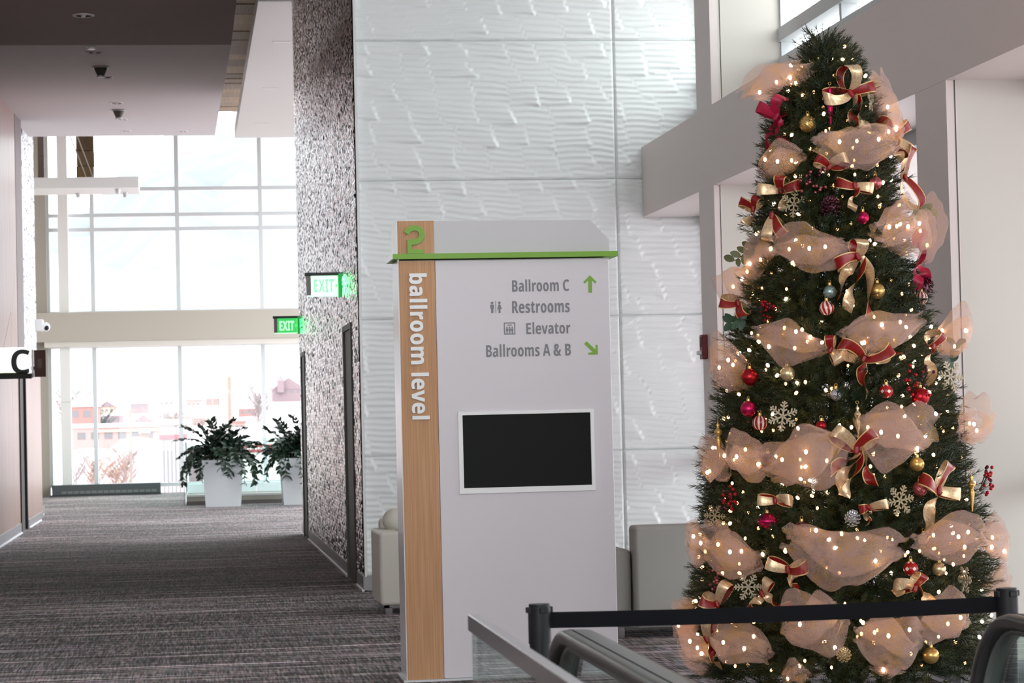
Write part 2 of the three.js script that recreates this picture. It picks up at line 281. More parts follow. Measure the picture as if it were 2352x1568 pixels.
// right wall: plaster beam and columns in front of deep glazed bays
{
  const cols = [-18.87, -13.0, -7.13, -1.26, 4.61], hw = 0.28;
  const w = struct('wall_right', null, null, 'plaster columns and beam before glazed bays');
  part('beam', bx(XR, XG, 3.36, 4.006, ZR, 10), M.plaster, w);
  for (const z of cols) {
    part('column', [bx(XR, XR + 0.06, 0, 3.359, z - hw, z + hw), bx(XR, XR + 0.06, 4.007, HALL, z - hw, z + hw)], M.plaster, w);
    part('cross_wall', [bx(XR + 0.06, XG + 0.1, 0, 3.36, z - hw + 0.02, z + hw), bx(XR + 0.06, XG + 0.1, 4.006, HALL, z - hw + 0.02, z + hw)], M.cream, w);
    part('reveal_joint', [bx(XR + 0.046, XR + 0.052, 0.14, 3.36, z + hw, z + hw + 0.003), bx(XR + 0.08, XR + 0.086, 4.01, HALL, z + hw, z + hw + 0.003)], M.olive, w);
  }
  const bs = struct('baseboard_right', cols.flatMap((z) => [bx(XR - 0.014, XR + 0.004, 0.012, 0.14, z - hw, z + hw), bx(XR, XG, 0.012, 0.14, z + hw, z + hw + 0.014)]), M.base);
  part('floor_strip', cols.map((z) => bx(XR - 0.03, XR - 0.012, 0, 0.014, z - hw, z + hw)), M.trimLight, bs);
  // glazing
  const bays = [[ZR, -19.15], [-18.59, -13.28], [-12.72, -7.41], [-6.85, -1.54], [-0.98, 4.33], [4.89, 10]];
  bays.forEach(([z0, z1], i) => {
    const n = struct('window_' + (i + 1), null, null, 'tall glazed bay behind the beam');
    const fr = [], panes = [];
    for (const [y0, y1, rails] of [[0, 3.36, [0.06, 1.1, 3.32]], [4.006, 6.6, [4.32, 4.56, 5.6, 6.5]]]) {
      const L = z1 - z0, k = Math.max(2, Math.round(L / 1.75) + 1);
      for (let j = 0; j < k; j++) { const z = z0 + (L * j) / (k - 1); part('mullion', bx(XG, XG + 0.12, y0, y1, Math.max(z0, z - 0.03), Math.min(z1, z + 0.03)), M.alu2, n); }
      for (const y of rails) part('rail', bx(XG - 0.02, XG + 0.13, y - 0.055, y + 0.055, z0, z1), M.alu2, n);
      if (y0 > 1) part('sill', bx(XG - 0.02, XG + 0.12, 4.006, 4.32, z0, z1), M.white, n);
      const g = new THREE.PlaneGeometry(L, y1 - y0); g.rotateY(-Math.PI / 2); g.translate(XG + 0.06, (y0 + y1) / 2, (z0 + z1) / 2); part('pane', g, M.glass, n);
    }
  });
}
struct('wall_right_high', bx(XG, XG + 0.3, 6.6, HALL, ZR, 10), M.plaster); struct('canopy_outside', bx(4.95, 12.5, 3.55, 3.95, ZR - 2, 12), M.plaster, 'outside canopy over the lower glazing');
struct('wall_right_far', [bx(4.9, 5.2, 0, HALL, ZD, ZR), bx(4.9, 5.2, 0, 0.4, ZF, ZD), bx(4.9, 5.2, 8.4, HALL, ZF, ZD)], M.plaster);
{ // the far window, two storeys of panes above and below a beige beam
  const n = struct('window_far', null, null, 'large far window over the town');
  const xs = [-3.03, -2.03, -0.12, 1.76, 3.66, 5.1], up = [4.11, 5.995, 6.32, 6.91, 9.0], lo = [0.2, 3.36];
  for (const rows of [up, lo]) {
    for (const x of xs) part('mullion', bx(x - 0.045, x + 0.045, rows[0], rows[rows.length - 1], ZF - 0.08, ZF + 0.08), M.alu2, n);
    for (const y of rows) part('rail', bx(xs[0], xs[5], y - 0.04, y + 0.04, ZF - 0.07, ZF + 0.07), M.alu2, n);
    for (let i = 0; i < 5; i++) for (let j = 0; j < rows.length - 1; j++) { const g = new THREE.PlaneGeometry(xs[i + 1] - xs[i], rows[j + 1] - rows[j]); g.translate((xs[i] + xs[i + 1]) / 2, (rows[j] + rows[j + 1]) / 2, ZF); part('pane', g, M.glass, n); }
  }
  const b = struct('beam_far', bx(-3.6, 5.2, 3.45, 4.1, -54.55, -53.9), M.beige, 'beige beam across the far window');
  part('under_rail', bx(-3.1, 5.2, 3.33, 3.45, -54.55, -53.95), M.cream, b);
  struct('wall_far', [bx(-3.8, -3.05, 0, HALL, -54.75, -54.4), bx(-3.8, 5.2, 9, HALL, -54.75, -54.4), bx(-4, 5.2, -6, 0, -55, -54.7)], M.beige);
  const c = struct('column_far', bx(-2.77, -2.55, 0, 9, -54.36, -54.12), M.white, 'slim white column at the far window'); part('joint', bx(-2.772, -2.548, 2.1, 2.115, -54.362, -54.118), M.aluminium, c);
}
{ // floor opening before the window, kerb and glass guard
  const k = struct('kerb', bx(-0.02, 5.2, -0.3, 0.16, -46.22, -46.02), M.beige, 'beige kerb at the floor opening');
  part('kick_strip', bx(-0.03, 5.2, 0, 0.075, -46.02, -46.0), std(new THREE.Color().setRGB(0.17, 0.15, 0.14)), k);
  part('kerb_cap', bx(-0.02, 5.2, 0.16, 0.2, -46.24, -46.0), M.white, k);
  struct('trim_1', bx(-0.04, 0.0, -0.3, 0.03, -54.3, -46.2), M.trimLight);
  struct('sill_far', bx(0, 4.85, 0.0, 0.2, -54.6, -54.2), M.alu2);
}

// ---------- fittings of the room ----------
reseed(21);
{ // recessed downlights and other ceiling fittings
  const trim = new THREE.TorusGeometry(0.1, 0.014, 8, 28), can = new THREE.CylinderGeometry(0.095, 0.07, 0.1, 24, 1, true), dot = new THREE.SphereGeometry(0.03, 12, 8);
  trim.rotateX(Math.PI / 2);
  const where = [['first', 24.6, -0.963, 5.755, 1, 'nearest'], ['', 27.3, -0.955, 5.795, 0.9, 'second'], ['', 30.3, -0.93, 5.946, 0.9, 'third'], ['', 34.2, -0.9, 6.142, 0.9, 'fourth'], ['', 37.2, -0.9, 6.29, 0.8, 'fifth'], ['', 39.7, -0.9, 6.417, 0.8, 'farthest'], ['', 39.9, 0.03, 6.427, 0.8, 'offset']];
  const txt = { nearest: 'round downlight in the dark part of the corridor ceiling', second: 'round downlight just past the dark ceiling edge', third: 'round downlight between the two ceiling sprinklers', fourth: 'round downlight beside the farther sprinkler on the pale ceiling', fifth: 'small downlight past the farther sprinkler', farthest: 'small downlight nearest the far window, in line with the others', offset: 'lone small downlight by the ceiling edge over the far window, right of the row' };
  for (const [, d, x, y, s, k] of where) {
    const t = thing('downlight', txt[k], 'ceiling light', [x, y, -d], 0); t.scale.setScalar(s);
    part('trim_ring', trim, M.white, t); part('reflector', can.clone().translate(0, 0.04, 0), M.steel, t); part('lamp', dot.clone().translate(0, 0.0, 0), M.white, t);
  }
  for (const [d, x, y, l] of [[29.0, -0.94, 5.875, 'dark drop sprinkler on the corridor ceiling, nearer one'], [35.4, -0.9, 6.19, 'dark drop sprinkler on the pale ceiling, farther one']]) {
    const t = thing('ceiling_sprinkler', l, 'sprinkler', [x, y, -d], 0);
    part('plate', cyl(0.1, 0.1, 0.012, 0, -0.012, 0), M.aluminium, t); part('body', cyl(0.045, 0.085, 0.09, 0, -0.10, 0), M.olive, t); part('tip', cyl(0.05, 0.05, 0.02, 0, -0.125, 0), M.aluminium, t);
  }
  const sp = thing('ceiling_speaker', 'small white disc on the ceiling just beyond the dark edge', 'speaker', [-0.965, 5.768, -26.75]); part('grille', cyl(0.045, 0.045, 0.03, 0, -0.03, 0), M.trimLight, sp); part('rim', cyl(0.06, 0.06, 0.008, 0, -0.008, 0), M.white, sp);
  for (const [d, l] of [[37.9, 'slot diffuser in the white soffit, nearest of three'], [43.2, 'slot diffuser in the white soffit, middle of three'], [48.3, 'slot diffuser in the white soffit, farthest of three']]) {
    const t = thing('slot_diffuser', l, 'vent', [1.62, 7.6, -d]); part('frame', bx(-0.15, 0.15, -0.006, 0.0, -0.08, 0.08), M.soffitWhite, t); part('slot', bx(-0.12, 0.12, -0.009, -0.006, -0.03, 0.03), M.aluminium, t);
  }
}
{ // edge-lit exit signs standing out from the metal wall
  const litG = new THREE.Color().setRGB(0.02, 0.62, 0.10), litW = new THREE.Color().setRGB(0.55, 0.95, 0.7);
  for (const [z, y, l, wash] of [[-23.8, 3.02, 'nearer green exit sign, washed pale, on the metal wall above the near door', 1], [-32.7, 2.985, 'farther green exit sign at the far end of the metal wall', 0]]) {
    const t = thing('exit_sign', l, 'exit sign', [XW - 0.02, y, z]);
    part('housing', rb(-0.36, 0.0, -0.02, 0.012, -0.035, 0.035, 0.006), M.darkGrey, t);
    part('wall_bracket', bx(-0.025, 0.02, -0.235, 0.0, -0.04, 0.04), std(new THREE.Color().setRGB(0.05, 0.35, 0.08), { emissive: litG, emissiveIntensity: 0.45 }), t);
    part('end_edge', [bx(-0.345, -0.3, -0.215, -0.02, -0.004, 0.004)], std(new THREE.Color().setRGB(0.25, 0.2, 0.19), { roughness: 0.3 }), t);
    const pn = part('acrylic_panel', bx(-0.3, -0.03, -0.215, -0.02, -0.004, 0.004), wash ? std(0xffffff, { emissive: new THREE.Color().setRGB(0.72, 1.0, 0.82), emissiveIntensity: 0.9 }) : std(new THREE.Color().setRGB(0.25, 0.6, 0.3), { emissive: litG, emissiveIntensity: 0.9 }), t);
    const g = word('EXIT', bold, 0.2, 0.13, 0.004); g.translate(-0.27, -0.185, 0.004); part('letters', g, std(0xffffff, { emissive: wash ? new THREE.Color().setRGB(0.10, 0.85, 0.3) : litW, emissiveIntensity: 1 }), pn);
    const c = new THREE.Shape([new THREE.Vector2(-0.055, -0.1), new THREE.Vector2(-0.028, -0.12), new THREE.Vector2(-0.055, -0.14)]), cg = extr(c, 0.004); cg.translate(0, 0, 0.004); part('chevron', cg, std(0xffffff, { emissive: litG, emissiveIntensity: 1.4 }), pn);
    part('lower_edge', bx(-0.34, -0.03, -0.228, -0.215, -0.005, 0.005), std(0xffffff, { emissive: litW, emissiveIntensity: 1.1 }), t);
    const a = new THREE.RectAreaLight(new THREE.Color().setRGB(0.05, 1, 0.2), 3.0, 0.27, 0.19); a.position.set(-0.16, -0.12, 0.012); a.rotation.y = Math.PI; t.add(a);
  }
}
{ // C blade sign and its end block on the left wall
  const t = thing('room_sign', 'white backlit blade sign with a dark letter C on the wood wall', 'sign', [XL, 0, -31.2]);
  part('lightbox_panel', bx(0.0, 0.475, 2.25, 2.59, -0.03, 0.0), std(0xffffff, { emissive: new THREE.Color(1, 1, 1), emissiveIntensity: 1.1 }), t);
  part('ledge', bx(0.0, 0.49, 2.185, 2.25, -0.06, 0.05), std(new THREE.Color().setRGB(0.06, 0.06, 0.058)), t);
  part('green_line', bx(0.0, 0.44, 2.25, 2.263, 0.0, 0.03), M.green, t);
  const g = word('C', bold, 0.235, 0.315, 0.03); g.translate(0.235, 2.245, 0.0); part('letter', g, M.darkGrey, t);
  const b = thing('wood_block', 'brown wooden end block beside the letter C sign', 'sign', [-1.93, 0, -31.25]);
  part('block', rb(0, 0.15, 2.205, 2.55, -0.06, 0.02, 0.008), std(new THREE.Color().setRGB(0.13, 0.055, 0.035), { roughness: 0.5 }), b);
  part('inset', bx(0.045, 0.1, 2.32, 2.44, 0.02, 0.024), std(new THREE.Color().setRGB(0.19, 0.09, 0.06), { roughness: 0.4 }), b);
  part('rear_fin', bx(-0.03, -0.008, 2.2, 2.56, -0.08, 0.02), M.letterWhite, b);
  part('wall_arm', bx(XL + 1.93, 0.02, 2.3, 2.34, -0.12, -0.065), M.aluminium, b);
}
{ // security camera
  const t = thing('security_camera', 'white wall camera dome at the end of the white tiled wall', 'camera', [-2.6, 3.37, -43.4]);
  part('housing', rb(-0.06, 0.1, -0.1, 0.12, -0.1, 0.1, 0.03), M.white, t); const g = new THREE.SphereGeometry(0.085, 20, 14); g.translate(0.13, -0.02, 0.02); const dm = part('dome', g, M.trimLight, t); const l = new THREE.SphereGeometry(0.05, 16, 12); l.translate(0.15, -0.035, 0.065); part('lens', l, M.black, dm);
}
{ // hung beam, rods and wood posts before the far window
  const t = thing('hanging_canopy', 'white box canopy hanging before the upper left of the far window', 'canopy', [0, 0, 0]);
  part('box', bx(-3.6, -0.84, 6.21, 6.42, -48.5, -47.1), M.white, t);
  for (const [x, z] of [[-1.25, -47.4], [-1.12, -48.2], [-2.05, -48.2]]) part('spotlight', cyl(0.04, 0.06, 0.09, x, 6.12, z, 14), M.aluminium, t);
  part('rod', bar(V(-1.72, 6.42, -47.6), V(-2.28, 8.0, -47.6), 0.012), M.beige, t); part('rod', bar(V(-1.85, 6.42, -47.5), V(-2.42, 8.0, -47.5), 0.012), M.beige, t);
  const post = std(new THREE.Color().setRGB(0.36, 0.285, 0.22), { roughness: 0.8 });
  const p = thing('wood_post', 'wide wood clad post standing on the white hanging canopy', 'post', [-1.9, 6.42, -48.1]); for (let i = 0; i < 7; i++) part('board', rb(-0.17 + (i % 2) * 0.008, 0.17 + (i % 2) * 0.008, i * 0.31, i * 0.31 + 0.305, -0.15, 0.15, 0.01, 1), M.oak[i % 4], p);
  const q = thing('wood_post', 'narrow dark wood post at the white column by the far window', 'post', [-2.77, 6.42, -48.2]); for (let i = 0; i < 4; i++) part('board', bx(-0.06, 0.06, i * 0.54, i * 0.54 + 0.535, -0.1, 0.1), std(new THREE.Color().setRGB(0.17, 0.13, 0.115)), q);
}
{ // radiator under the far window
  const t = thing('window_heater', 'long low dark grey heater box under the far window', 'heater', [0, 0, 0]);
  part('casing', rb(-2.99, -0.6, 0.03, 0.26, -54.5, -53.98, 0.01), M.darkGrey, t); part('plinth', bx(-3.05, -0.59, 0, 0.03, -54.5, -54.0), M.darkGrey, t);
  for (let i = 0; i < 16; i++) part('grille_slot', bx(-2.78 + i * 0.132, -2.67 + i * 0.132, 0.06, 0.12, -53.98, -53.973), std(new THREE.Color().setRGB(0.17, 0.18, 0.18)), t);
}
{ // glass guards
  const t = thing('glass_guard', 'frameless glass guard round the floor opening by the planters', 'glass railing', [0, 0, 0]);
  for (const [x0, x1] of [[0.0, 1.3], [1.32, 2.7], [2.72, 4.85]]) part('glass_pane', new THREE.BoxGeometry(x1 - x0, 1.05, 0.018).translate((x0 + x1) / 2, 0.725, -46.1), M.glassGreen, t);
  for (const [z0, z1] of [[-50.2, -46.2], [-54.2, -50.25]]) part('glass_pane', new THREE.BoxGeometry(0.018, 1.05, z1 - z0).translate(-0.02, 0.53, (z0 + z1) / 2), M.glassGreen, t);
  part('corner_edge', bx(-0.026, -0.006, 0.03, 1.2, -46.112, -46.09), std(new THREE.Color().setRGB(0.10, 0.2, 0.18), { roughness: 0.2 }), t);
}
{ // planters
  const leafM = [0.8, 1.1, 1.5].map((k) => std(new THREE.Color().setRGB(0.010 * k, 0.026 * k, 0.014 * k), { roughness: 0.4 }));
  const leaf = (() => { const g = new THREE.PlaneGeometry(0.055, 0.13, 2, 4); const p = g.attributes.position; for (let i = 0; i < p.count; i++) { const t = p.getY(i) / 0.13 + 0.5; p.setX(i, p.getX(i) * Math.sin(Math.PI * Math.min(1, t * 0.9 + 0.08)) * 1.15); p.setZ(i, Math.abs(p.getX(i)) * 0.5 - 0.03 * t * t); } g.translate(0, 0.065, 0); g.computeVertexNormals(); return g; })();
  function planter(x, label, plantLabel, s) {
    reseed(s);
    const t = thing('planter', label, 'planter', [x, 0, -45], 0, 'planters by the glass guard');
    const shape = (y0, y1, a, b) => { const g = new THREE.CylinderGeometry(b * Math.SQRT2, a * Math.SQRT2, y1 - y0, 4, 1).toNonIndexed(); g.rotateY(Math.PI / 4); g.translate(0, (y0 + y1) / 2, 0); g.computeVertexNormals(); return g; };
    part('pot', shape(0, 0.873, 0.323, 0.384), M.planter, t);
    part('soil', bx(-0.35, 0.35, 0.85, 0.878, -0.35, 0.35), std(0x14100d, { roughness: 1 }), t);
    const p = thing('planter_plant', plantLabel, 'plant', [x, 0.875, -45], 0, 'plants in the planters');
    for (let i = 0; i < 62; i++) {
      const az = i * 2.4 + rr(-0.4, 0.4), tall = i % 3 === 0 && i < 40, L = tall ? rr(0.5, 0.8) : rr(0.5, 0.95), lean = tall ? rr(0.25, 0.95) : rr(0.9, 1.9), pts = [];
      const b = V(rr(-0.2, 0.2), 0, rr(-0.2, 0.2));
      for (let k = 0; k <= 8; k++) { const u = k / 8, a = lean * (0.35 + 0.9 * u), rad = L * u * Math.sin(a * (0.7 + 0.3 * u)), y = L * u * Math.cos(a * (tall ? 0.75 : 1.0)); pts.push(V(b.x + Math.cos(az) * rad, b.y + y + 0.03, b.z + Math.sin(az) * rad)); }
      const c = new THREE.CatmullRomCurve3(pts), gs = [new THREE.TubeGeometry(c, 6, 0.006, 4)];
      for (let k = 0; k < 11; k++) for (const s2 of [-1, 1]) {
        const u = 0.2 + 0.8 * k / 10.5, pt = c.getPoint(Math.min(1, u)), tn = c.getTangent(Math.min(1, u)), sd = V().crossVectors(tn, V(0, 1, 0)).normalize();
        const dir = tn.clone().multiplyScalar(0.7).addScaledVector(sd, s2 * 0.8).add(V(rr(-0.2, 0.2), rr(-0.25, 0.2), rr(-0.2, 0.2))).normalize();
        const g = leaf.clone(); const sc = rr(0.8, 1.25); g.scale(sc, sc, sc); g.applyQuaternion(new THREE.Quaternion().setFromAxisAngle(V(0, 1, 0), rr(0, 6.28))); g.applyQuaternion(new THREE.Quaternion().setFromUnitVectors(V(0, 1, 0), dir)); g.translate(pt.x, pt.y, pt.z); gs.push(g);
      }
      part('frond', gs, leafM[i % 3], p);
    }
  }
  planter(0.655, 'pale grey tapered planter nearer the middle of the far window', 'dark leafy plant in the fully visible pale planter', 31);
  planter(2.1, 'pale grey tapered planter half hidden behind the metal wall', 'dark leafy plant half hidden behind the metal wall end', 32);
}
{ // fire alarm on the column
  const t = thing('fire_alarm', 'red fire alarm strobe on the plaster column', 'fire alarm', [XR, 2.08, -19.02]);
  const ab = part('box', rb(-0.045, 0, -0.1, 0.1, -0.055, 0.055, 0.008), std(new THREE.Color().setRGB(0.17, 0.008, 0.012), { roughness: 0.4 }), t); part('strobe', rb(-0.075, -0.04, -0.065, -0.03, -0.045, 0.03, 0.01), M.trimLight, ab); part('grille', bx(-0.048, -0.044, 0.0, 0.08, -0.035, 0.035), std(new THREE.Color().setRGB(0.10, 0.006, 0.01)), t);
}
{ // directory sign
  const Z = -14.06, t = thing('directory_sign', 'tall white directory pylon with wood stripe reading ballroom level', 'sign', [0, 0, 0]);
  part('core', bx(1.275, 2.52, 0.012, 2.49, Z - 0.38, Z - 0.02), M.signWhite, t);
  part('base_plate', bx(1.24, 2.54, 0, 0.012, Z - 0.4, Z + 0.02), M.aluminium, t);
  part('face_panel', rb(1.481, 2.53, 0.012, 2.487, Z - 0.03, Z, 0.006), M.signWhite, t);
  part('wood_stripe', metre(bx(1.265, 1.479, 0.012, 2.487, Z - 0.03, Z + 0.004), 1), M.maple, t); part('wood_stripe', metre(bx(1.262, 1.478, 2.527, 2.724, Z - 0.03, Z + 0.004), 1), M.maple, t);
  part('side_panel', [bx(1.260, 1.268, 0.012, 2.495, Z - 0.38, Z - 0.004), bx(1.256, 1.264, 2.527, 2.724, Z - 0.38, Z - 0.004)], M.sideWhite, t);
  const h = new THREE.Shape([[1.479, 2.527], [2.536, 2.527], [2.536, 2.6], [2.424, 2.719], [1.479, 2.723]].map((p) => new THREE.Vector2(...p))), hg = extr(h, 0.35); hg.translate(0, 0, Z - 0.36); part('header_panel', hg, M.signHead, t);
  part('green_shelf', [bx(1.227, 2.581, 2.496, 2.527, Z - 0.38, Z + 0.035)], M.green, t); part('shelf_end', bx(1.222, 1.227, 2.496, 2.527, Z - 0.40, Z + 0.034), M.sideWhite, t);
  { const k = 0.00069, q = ([a, b]) => V(1.31 + (a - 265) * k, 2.687 - (b - 157) * k, 0), c = new THREE.CatmullRomCurve3([[268, 212], [287, 186], [318, 168], [352, 166], [385, 182], [402, 212], [400, 245], [382, 268], [352, 285], [322, 288], [304, 288]].map(q)).getPoints(60).map((p) => [p.x, p.y]);
    const o = stroke(c, 0.032).getPoints(), n = c.length, foot = [[315, 311], [315, 350], [416, 350], [416, 386], [275, 386], [275, 265]].map((p) => { const v = q(p); return new THREE.Vector2(v.x, v.y); });
    const g1 = extr(new THREE.Shape([...o.slice(0, n), ...foot, ...o.slice(n, 2 * n)]), 0.018); g1.translate(0, 0, Z + 0.005); part('number', g1, M.green, t); }
  { const w = new THREE.Group(); w.name = 'raised_lettering'; t.add(w); for (const g of letters('ballroom level', bold, 0.866, 0.107, 0.018)) { g.rotateZ(-Math.PI / 2); g.translate(1.322, 2.411, Z + 0.006); part('letter', g, M.letterWhite, w); } }
  for (const [s, x0, x1, y0, y1] of [['Ballroom C', 1.941, 2.285, 2.293, 2.366], ['Restrooms', 1.938, 2.286, 2.165, 2.238], ['Elevator', 2.021, 2.286, 2.038, 2.11], ['Ballrooms A & B', 1.776, 2.286, 1.906, 1.982]]) { const g = word(s, bold, x1 - x0, y1 - y0, 0.003); g.translate(x0, y0, Z); part('lettering', g, M.textGrey, t); }
  const arrow = (cx, cy, a) => { const P = [[0, 0.052], [0.04, 0.012], [0.033, 0.002], [0.0105, 0.022], [0.0105, -0.052], [-0.0105, -0.052], [-0.0105, 0.022], [-0.033, 0.002], [-0.04, 0.012]]; const g = extr(new THREE.Shape(P.map((p) => new THREE.Vector2(p[0], p[1]))), 0.003); g.rotateZ(a); g.translate(cx, cy, Z); part('arrow', g, M.green, t); };
  arrow(2.413, 2.333, 0); arrow(2.413, 1.946, -135 * D2R);
  { const fig = (x, y, k) => { const a = new THREE.CircleGeometry(0.008, 16); a.translate(x, y + 0.026, 0.0015); const c = k ? [[-0.006, 0.016], [0.006, 0.016], [0.014, -0.012], [0.006, -0.012], [0.005, -0.035], [-0.005, -0.035], [-0.006, -0.012], [-0.014, -0.012]] : [[-0.011, 0.016], [0.011, 0.016], [0.011, -0.008], [0.007, -0.01], [0.0055, -0.035], [-0.0055, -0.035], [-0.007, -0.01], [-0.011, -0.008]]; const g = extr(new THREE.Shape(c.map((p) => new THREE.Vector2(x + p[0], y + p[1]))), 0.002); const d = extr(new THREE.Shape().absarc(x, y + 0.026, 0.008, 0, 6.283), 0.002); return [g, d]; };
    const gs = [...fig(1.818, 2.203, 0), ...fig(1.862, 2.203, 1), bx(1.8385, 1.8415, 2.168, 2.24, 0, 0.002)]; part('restroom_icon', gs.map((g) => g.translate(0, 0, Z)), M.textGrey, t);
    const cx = 1.92, cy = 2.075, fr = new THREE.Shape([[cx - 0.034, cy - 0.036], [cx + 0.034, cy - 0.036], [cx + 0.034, cy + 0.036], [cx - 0.034, cy + 0.036]].map((p) => new THREE.Vector2(...p))); fr.holes.push(new THREE.Path([[cx - 0.028, cy - 0.03], [cx - 0.028, cy + 0.03], [cx + 0.028, cy + 0.03], [cx + 0.028, cy - 0.03]].map((p) => new THREE.Vector2(...p))));
    const es = [extr(fr, 0.002), ...[-0.016, 0, 0.016].flatMap((o) => fig(cx + o, cy - 0.006, 0).map((g) => { g.translate(-cx - o, -cy + 0.006, 0); g.scale(0.58, 0.6, 1); g.translate(cx + o, cy - 0.009, 0); return g; })), bx(cx - 0.014, cx + 0.014, cy + 0.017, cy + 0.023, 0, 0.002)]; part('elevator_icon', es.map((g) => g.translate(0, 0, Z)), M.textGrey, t); }
  const sc = new THREE.Group(); sc.name = 'screen'; t.add(sc);
  const fo = new THREE.Shape([[1.599, 1.1], [2.412, 1.1], [2.412, 1.583], [1.599, 1.583]].map((p) => new THREE.Vector2(...p))); fo.holes.push(new THREE.Path([[1.622, 1.13], [1.622, 1.566], [2.395, 1.566], [2.395, 1.13]].map((p) => new THREE.Vector2(...p))));
  const fg = extr(fo, 0.012, 0.002); fg.translate(0, 0, Z); part('bezel', fg, M.letterWhite, sc); part('display', bx(1.615, 2.402, 1.125, 1.572, Z - 0.01, Z + 0.003), M.screen, sc);
}
{ // lounge seats behind the sign
  const t = thing('sofa', 'grey upholstered sofa seen from behind between sign and tree', 'sofa', [0, 0, 0]);
  part('back', rb(3.045, 4.12, 0.07, 0.775, -16.42, -16.2, 0.03), M.sofa, t); part('arm', rb(2.7, 3.035, 0.07, 0.61, -17.1, -16.28, 0.03), M.sofa, t); part('seat', rb(2.95, 4.1, 0.12, 0.45, -17.15, -16.43, 0.04), M.leather, t); part('side_back', rb(2.78, 2.99, 0.45, 0.775, -18.0, -17.11, 0.04), M.leather, t); part('side_seat', rb(2.3, 3.0, 0.1, 0.44, -18.0, -17.15, 0.03), M.leather, t);
  for (const [x, z] of [[2.78, -16.35], [2.96, -16.33], [4.05, -16.3], [2.4, -17.9], [2.95, -17.9]]) part('leg', bx(x - 0.022, x + 0.022, 0, 0.1, z - 0.022, z + 0.022), M.steel, t);
  const a = thing('armchair', 'cream armchair with round bolster half hidden by the sign', 'armchair', [0, 0, 0]);
  part('arm', rb(1.497, 1.68, 0.075, 0.655, -19.75, -18.9, 0.028), M.leather, a); part('seat', rb(1.66, 2.3, 0.12, 0.42, -19.7, -18.95, 0.04), M.leather, a); part('arm', rb(2.28, 2.46, 0.075, 0.655, -19.75, -18.9, 0.028), M.leather, a);
  const g = new THREE.CapsuleGeometry(0.095, 0.62, 8, 24); g.rotateZ(Math.PI / 2); g.translate(1.98, 0.725, -19.5); part('bolster', g, M.leather, a); part('back', rb(1.56, 2.4, 0.3, 0.74, -19.78, -19.6, 0.04), M.leather, a);
  part('metal_frame', [bx(1.53, 1.57, 0.055, 0.078, -19.7, -18.92), bx(1.53, 2.42, 0.055, 0.078, -18.96, -18.92)], M.steel, a);
  for (const [x, z] of [[1.565, -18.94], [2.39, -18.94], [1.565, -19.68], [2.39, -19.68]]) part('leg', bx(x - 0.026, x + 0.026, 0, 0.06, z - 0.02, z + 0.02), M.steel, a);
}
{ // belt barrier across the escalator landing
  const post = (x, label) => {
    const t = thing('barrier_post', label, 'barrier post', [x, 0, -6.92], 0, 'belt barrier posts');
    part('base', new THREE.LatheGeometry([[0, 0.03], [0.06, 0.03], [0.15, 0.018], [0.17, 0.008], [0.17, 0]].map((p) => new THREE.Vector2(...p)).reverse(), 32), M.black, t);
    part('pole', cyl(0.028, 0.028, 0.86, 0, 0.02, 0, 24), M.black, t); part('collar', cyl(0.031, 0.031, 0.05, 0, 0.845, 0, 24), M.black, t);
    const bh = part('belt_head', [cyl(0.0335, 0.0335, 0.105, 0, 0.885, 0, 28), cyl(0.031, 0.031, 0.01, 0, 0.99, 0, 28)], M.black, t);
    for (let i = 0; i < 4; i++) part('belt_clip', rb(-0.012, 0.012, 0.975, 0.992, 0.03, 0.039, 0.002).rotateY(i * Math.PI / 2 + 0.25), M.black, bh);
    return t;
  };
  post(1.013, 'black belt barrier post before the white sign'); post(2.435, 'black belt barrier post before the cream wall at the tree');
  const pts = []; for (let i = 0; i <= 24; i++) { const u = i / 24; pts.push(V(1.04 + (2.41 - 1.04) * u, 0.952 - 0.006 * 4 * u * (1 - u), -6.92)); }
  solo('barrier_belt', sweep(pts, [[-0.0235, 0.001], [0.0235, 0.001], [0.0235, -0.001], [-0.0235, -0.001]], V(0, 1, 0)), M.blackSoft, 'black retractable belt stretched between the two posts', 'barrier belt');
}
{ // guard rail at the escalator well
  const t = thing('steel_capped_guard', 'glass guard with polished steel cap beside the escalator', 'glass railing', [0, 0, 0]);
  part('steel_cap', rb(0.672, 0.698, 1.03, 1.07, -5.8, 4.5, 0.002, 1), M.steel, t);
  for (let z = -5.78, i = 0; i < 6; i++, z += 1.7) part('glass_pane', bx(0.679, 0.691, 0.0, 1.035, z, z + 1.69), M.glassGreen, t);
  part('base_shoe', bx(0.66, 0.71, 0, 0.1, -5.8, 4.5), M.steel, t);
}
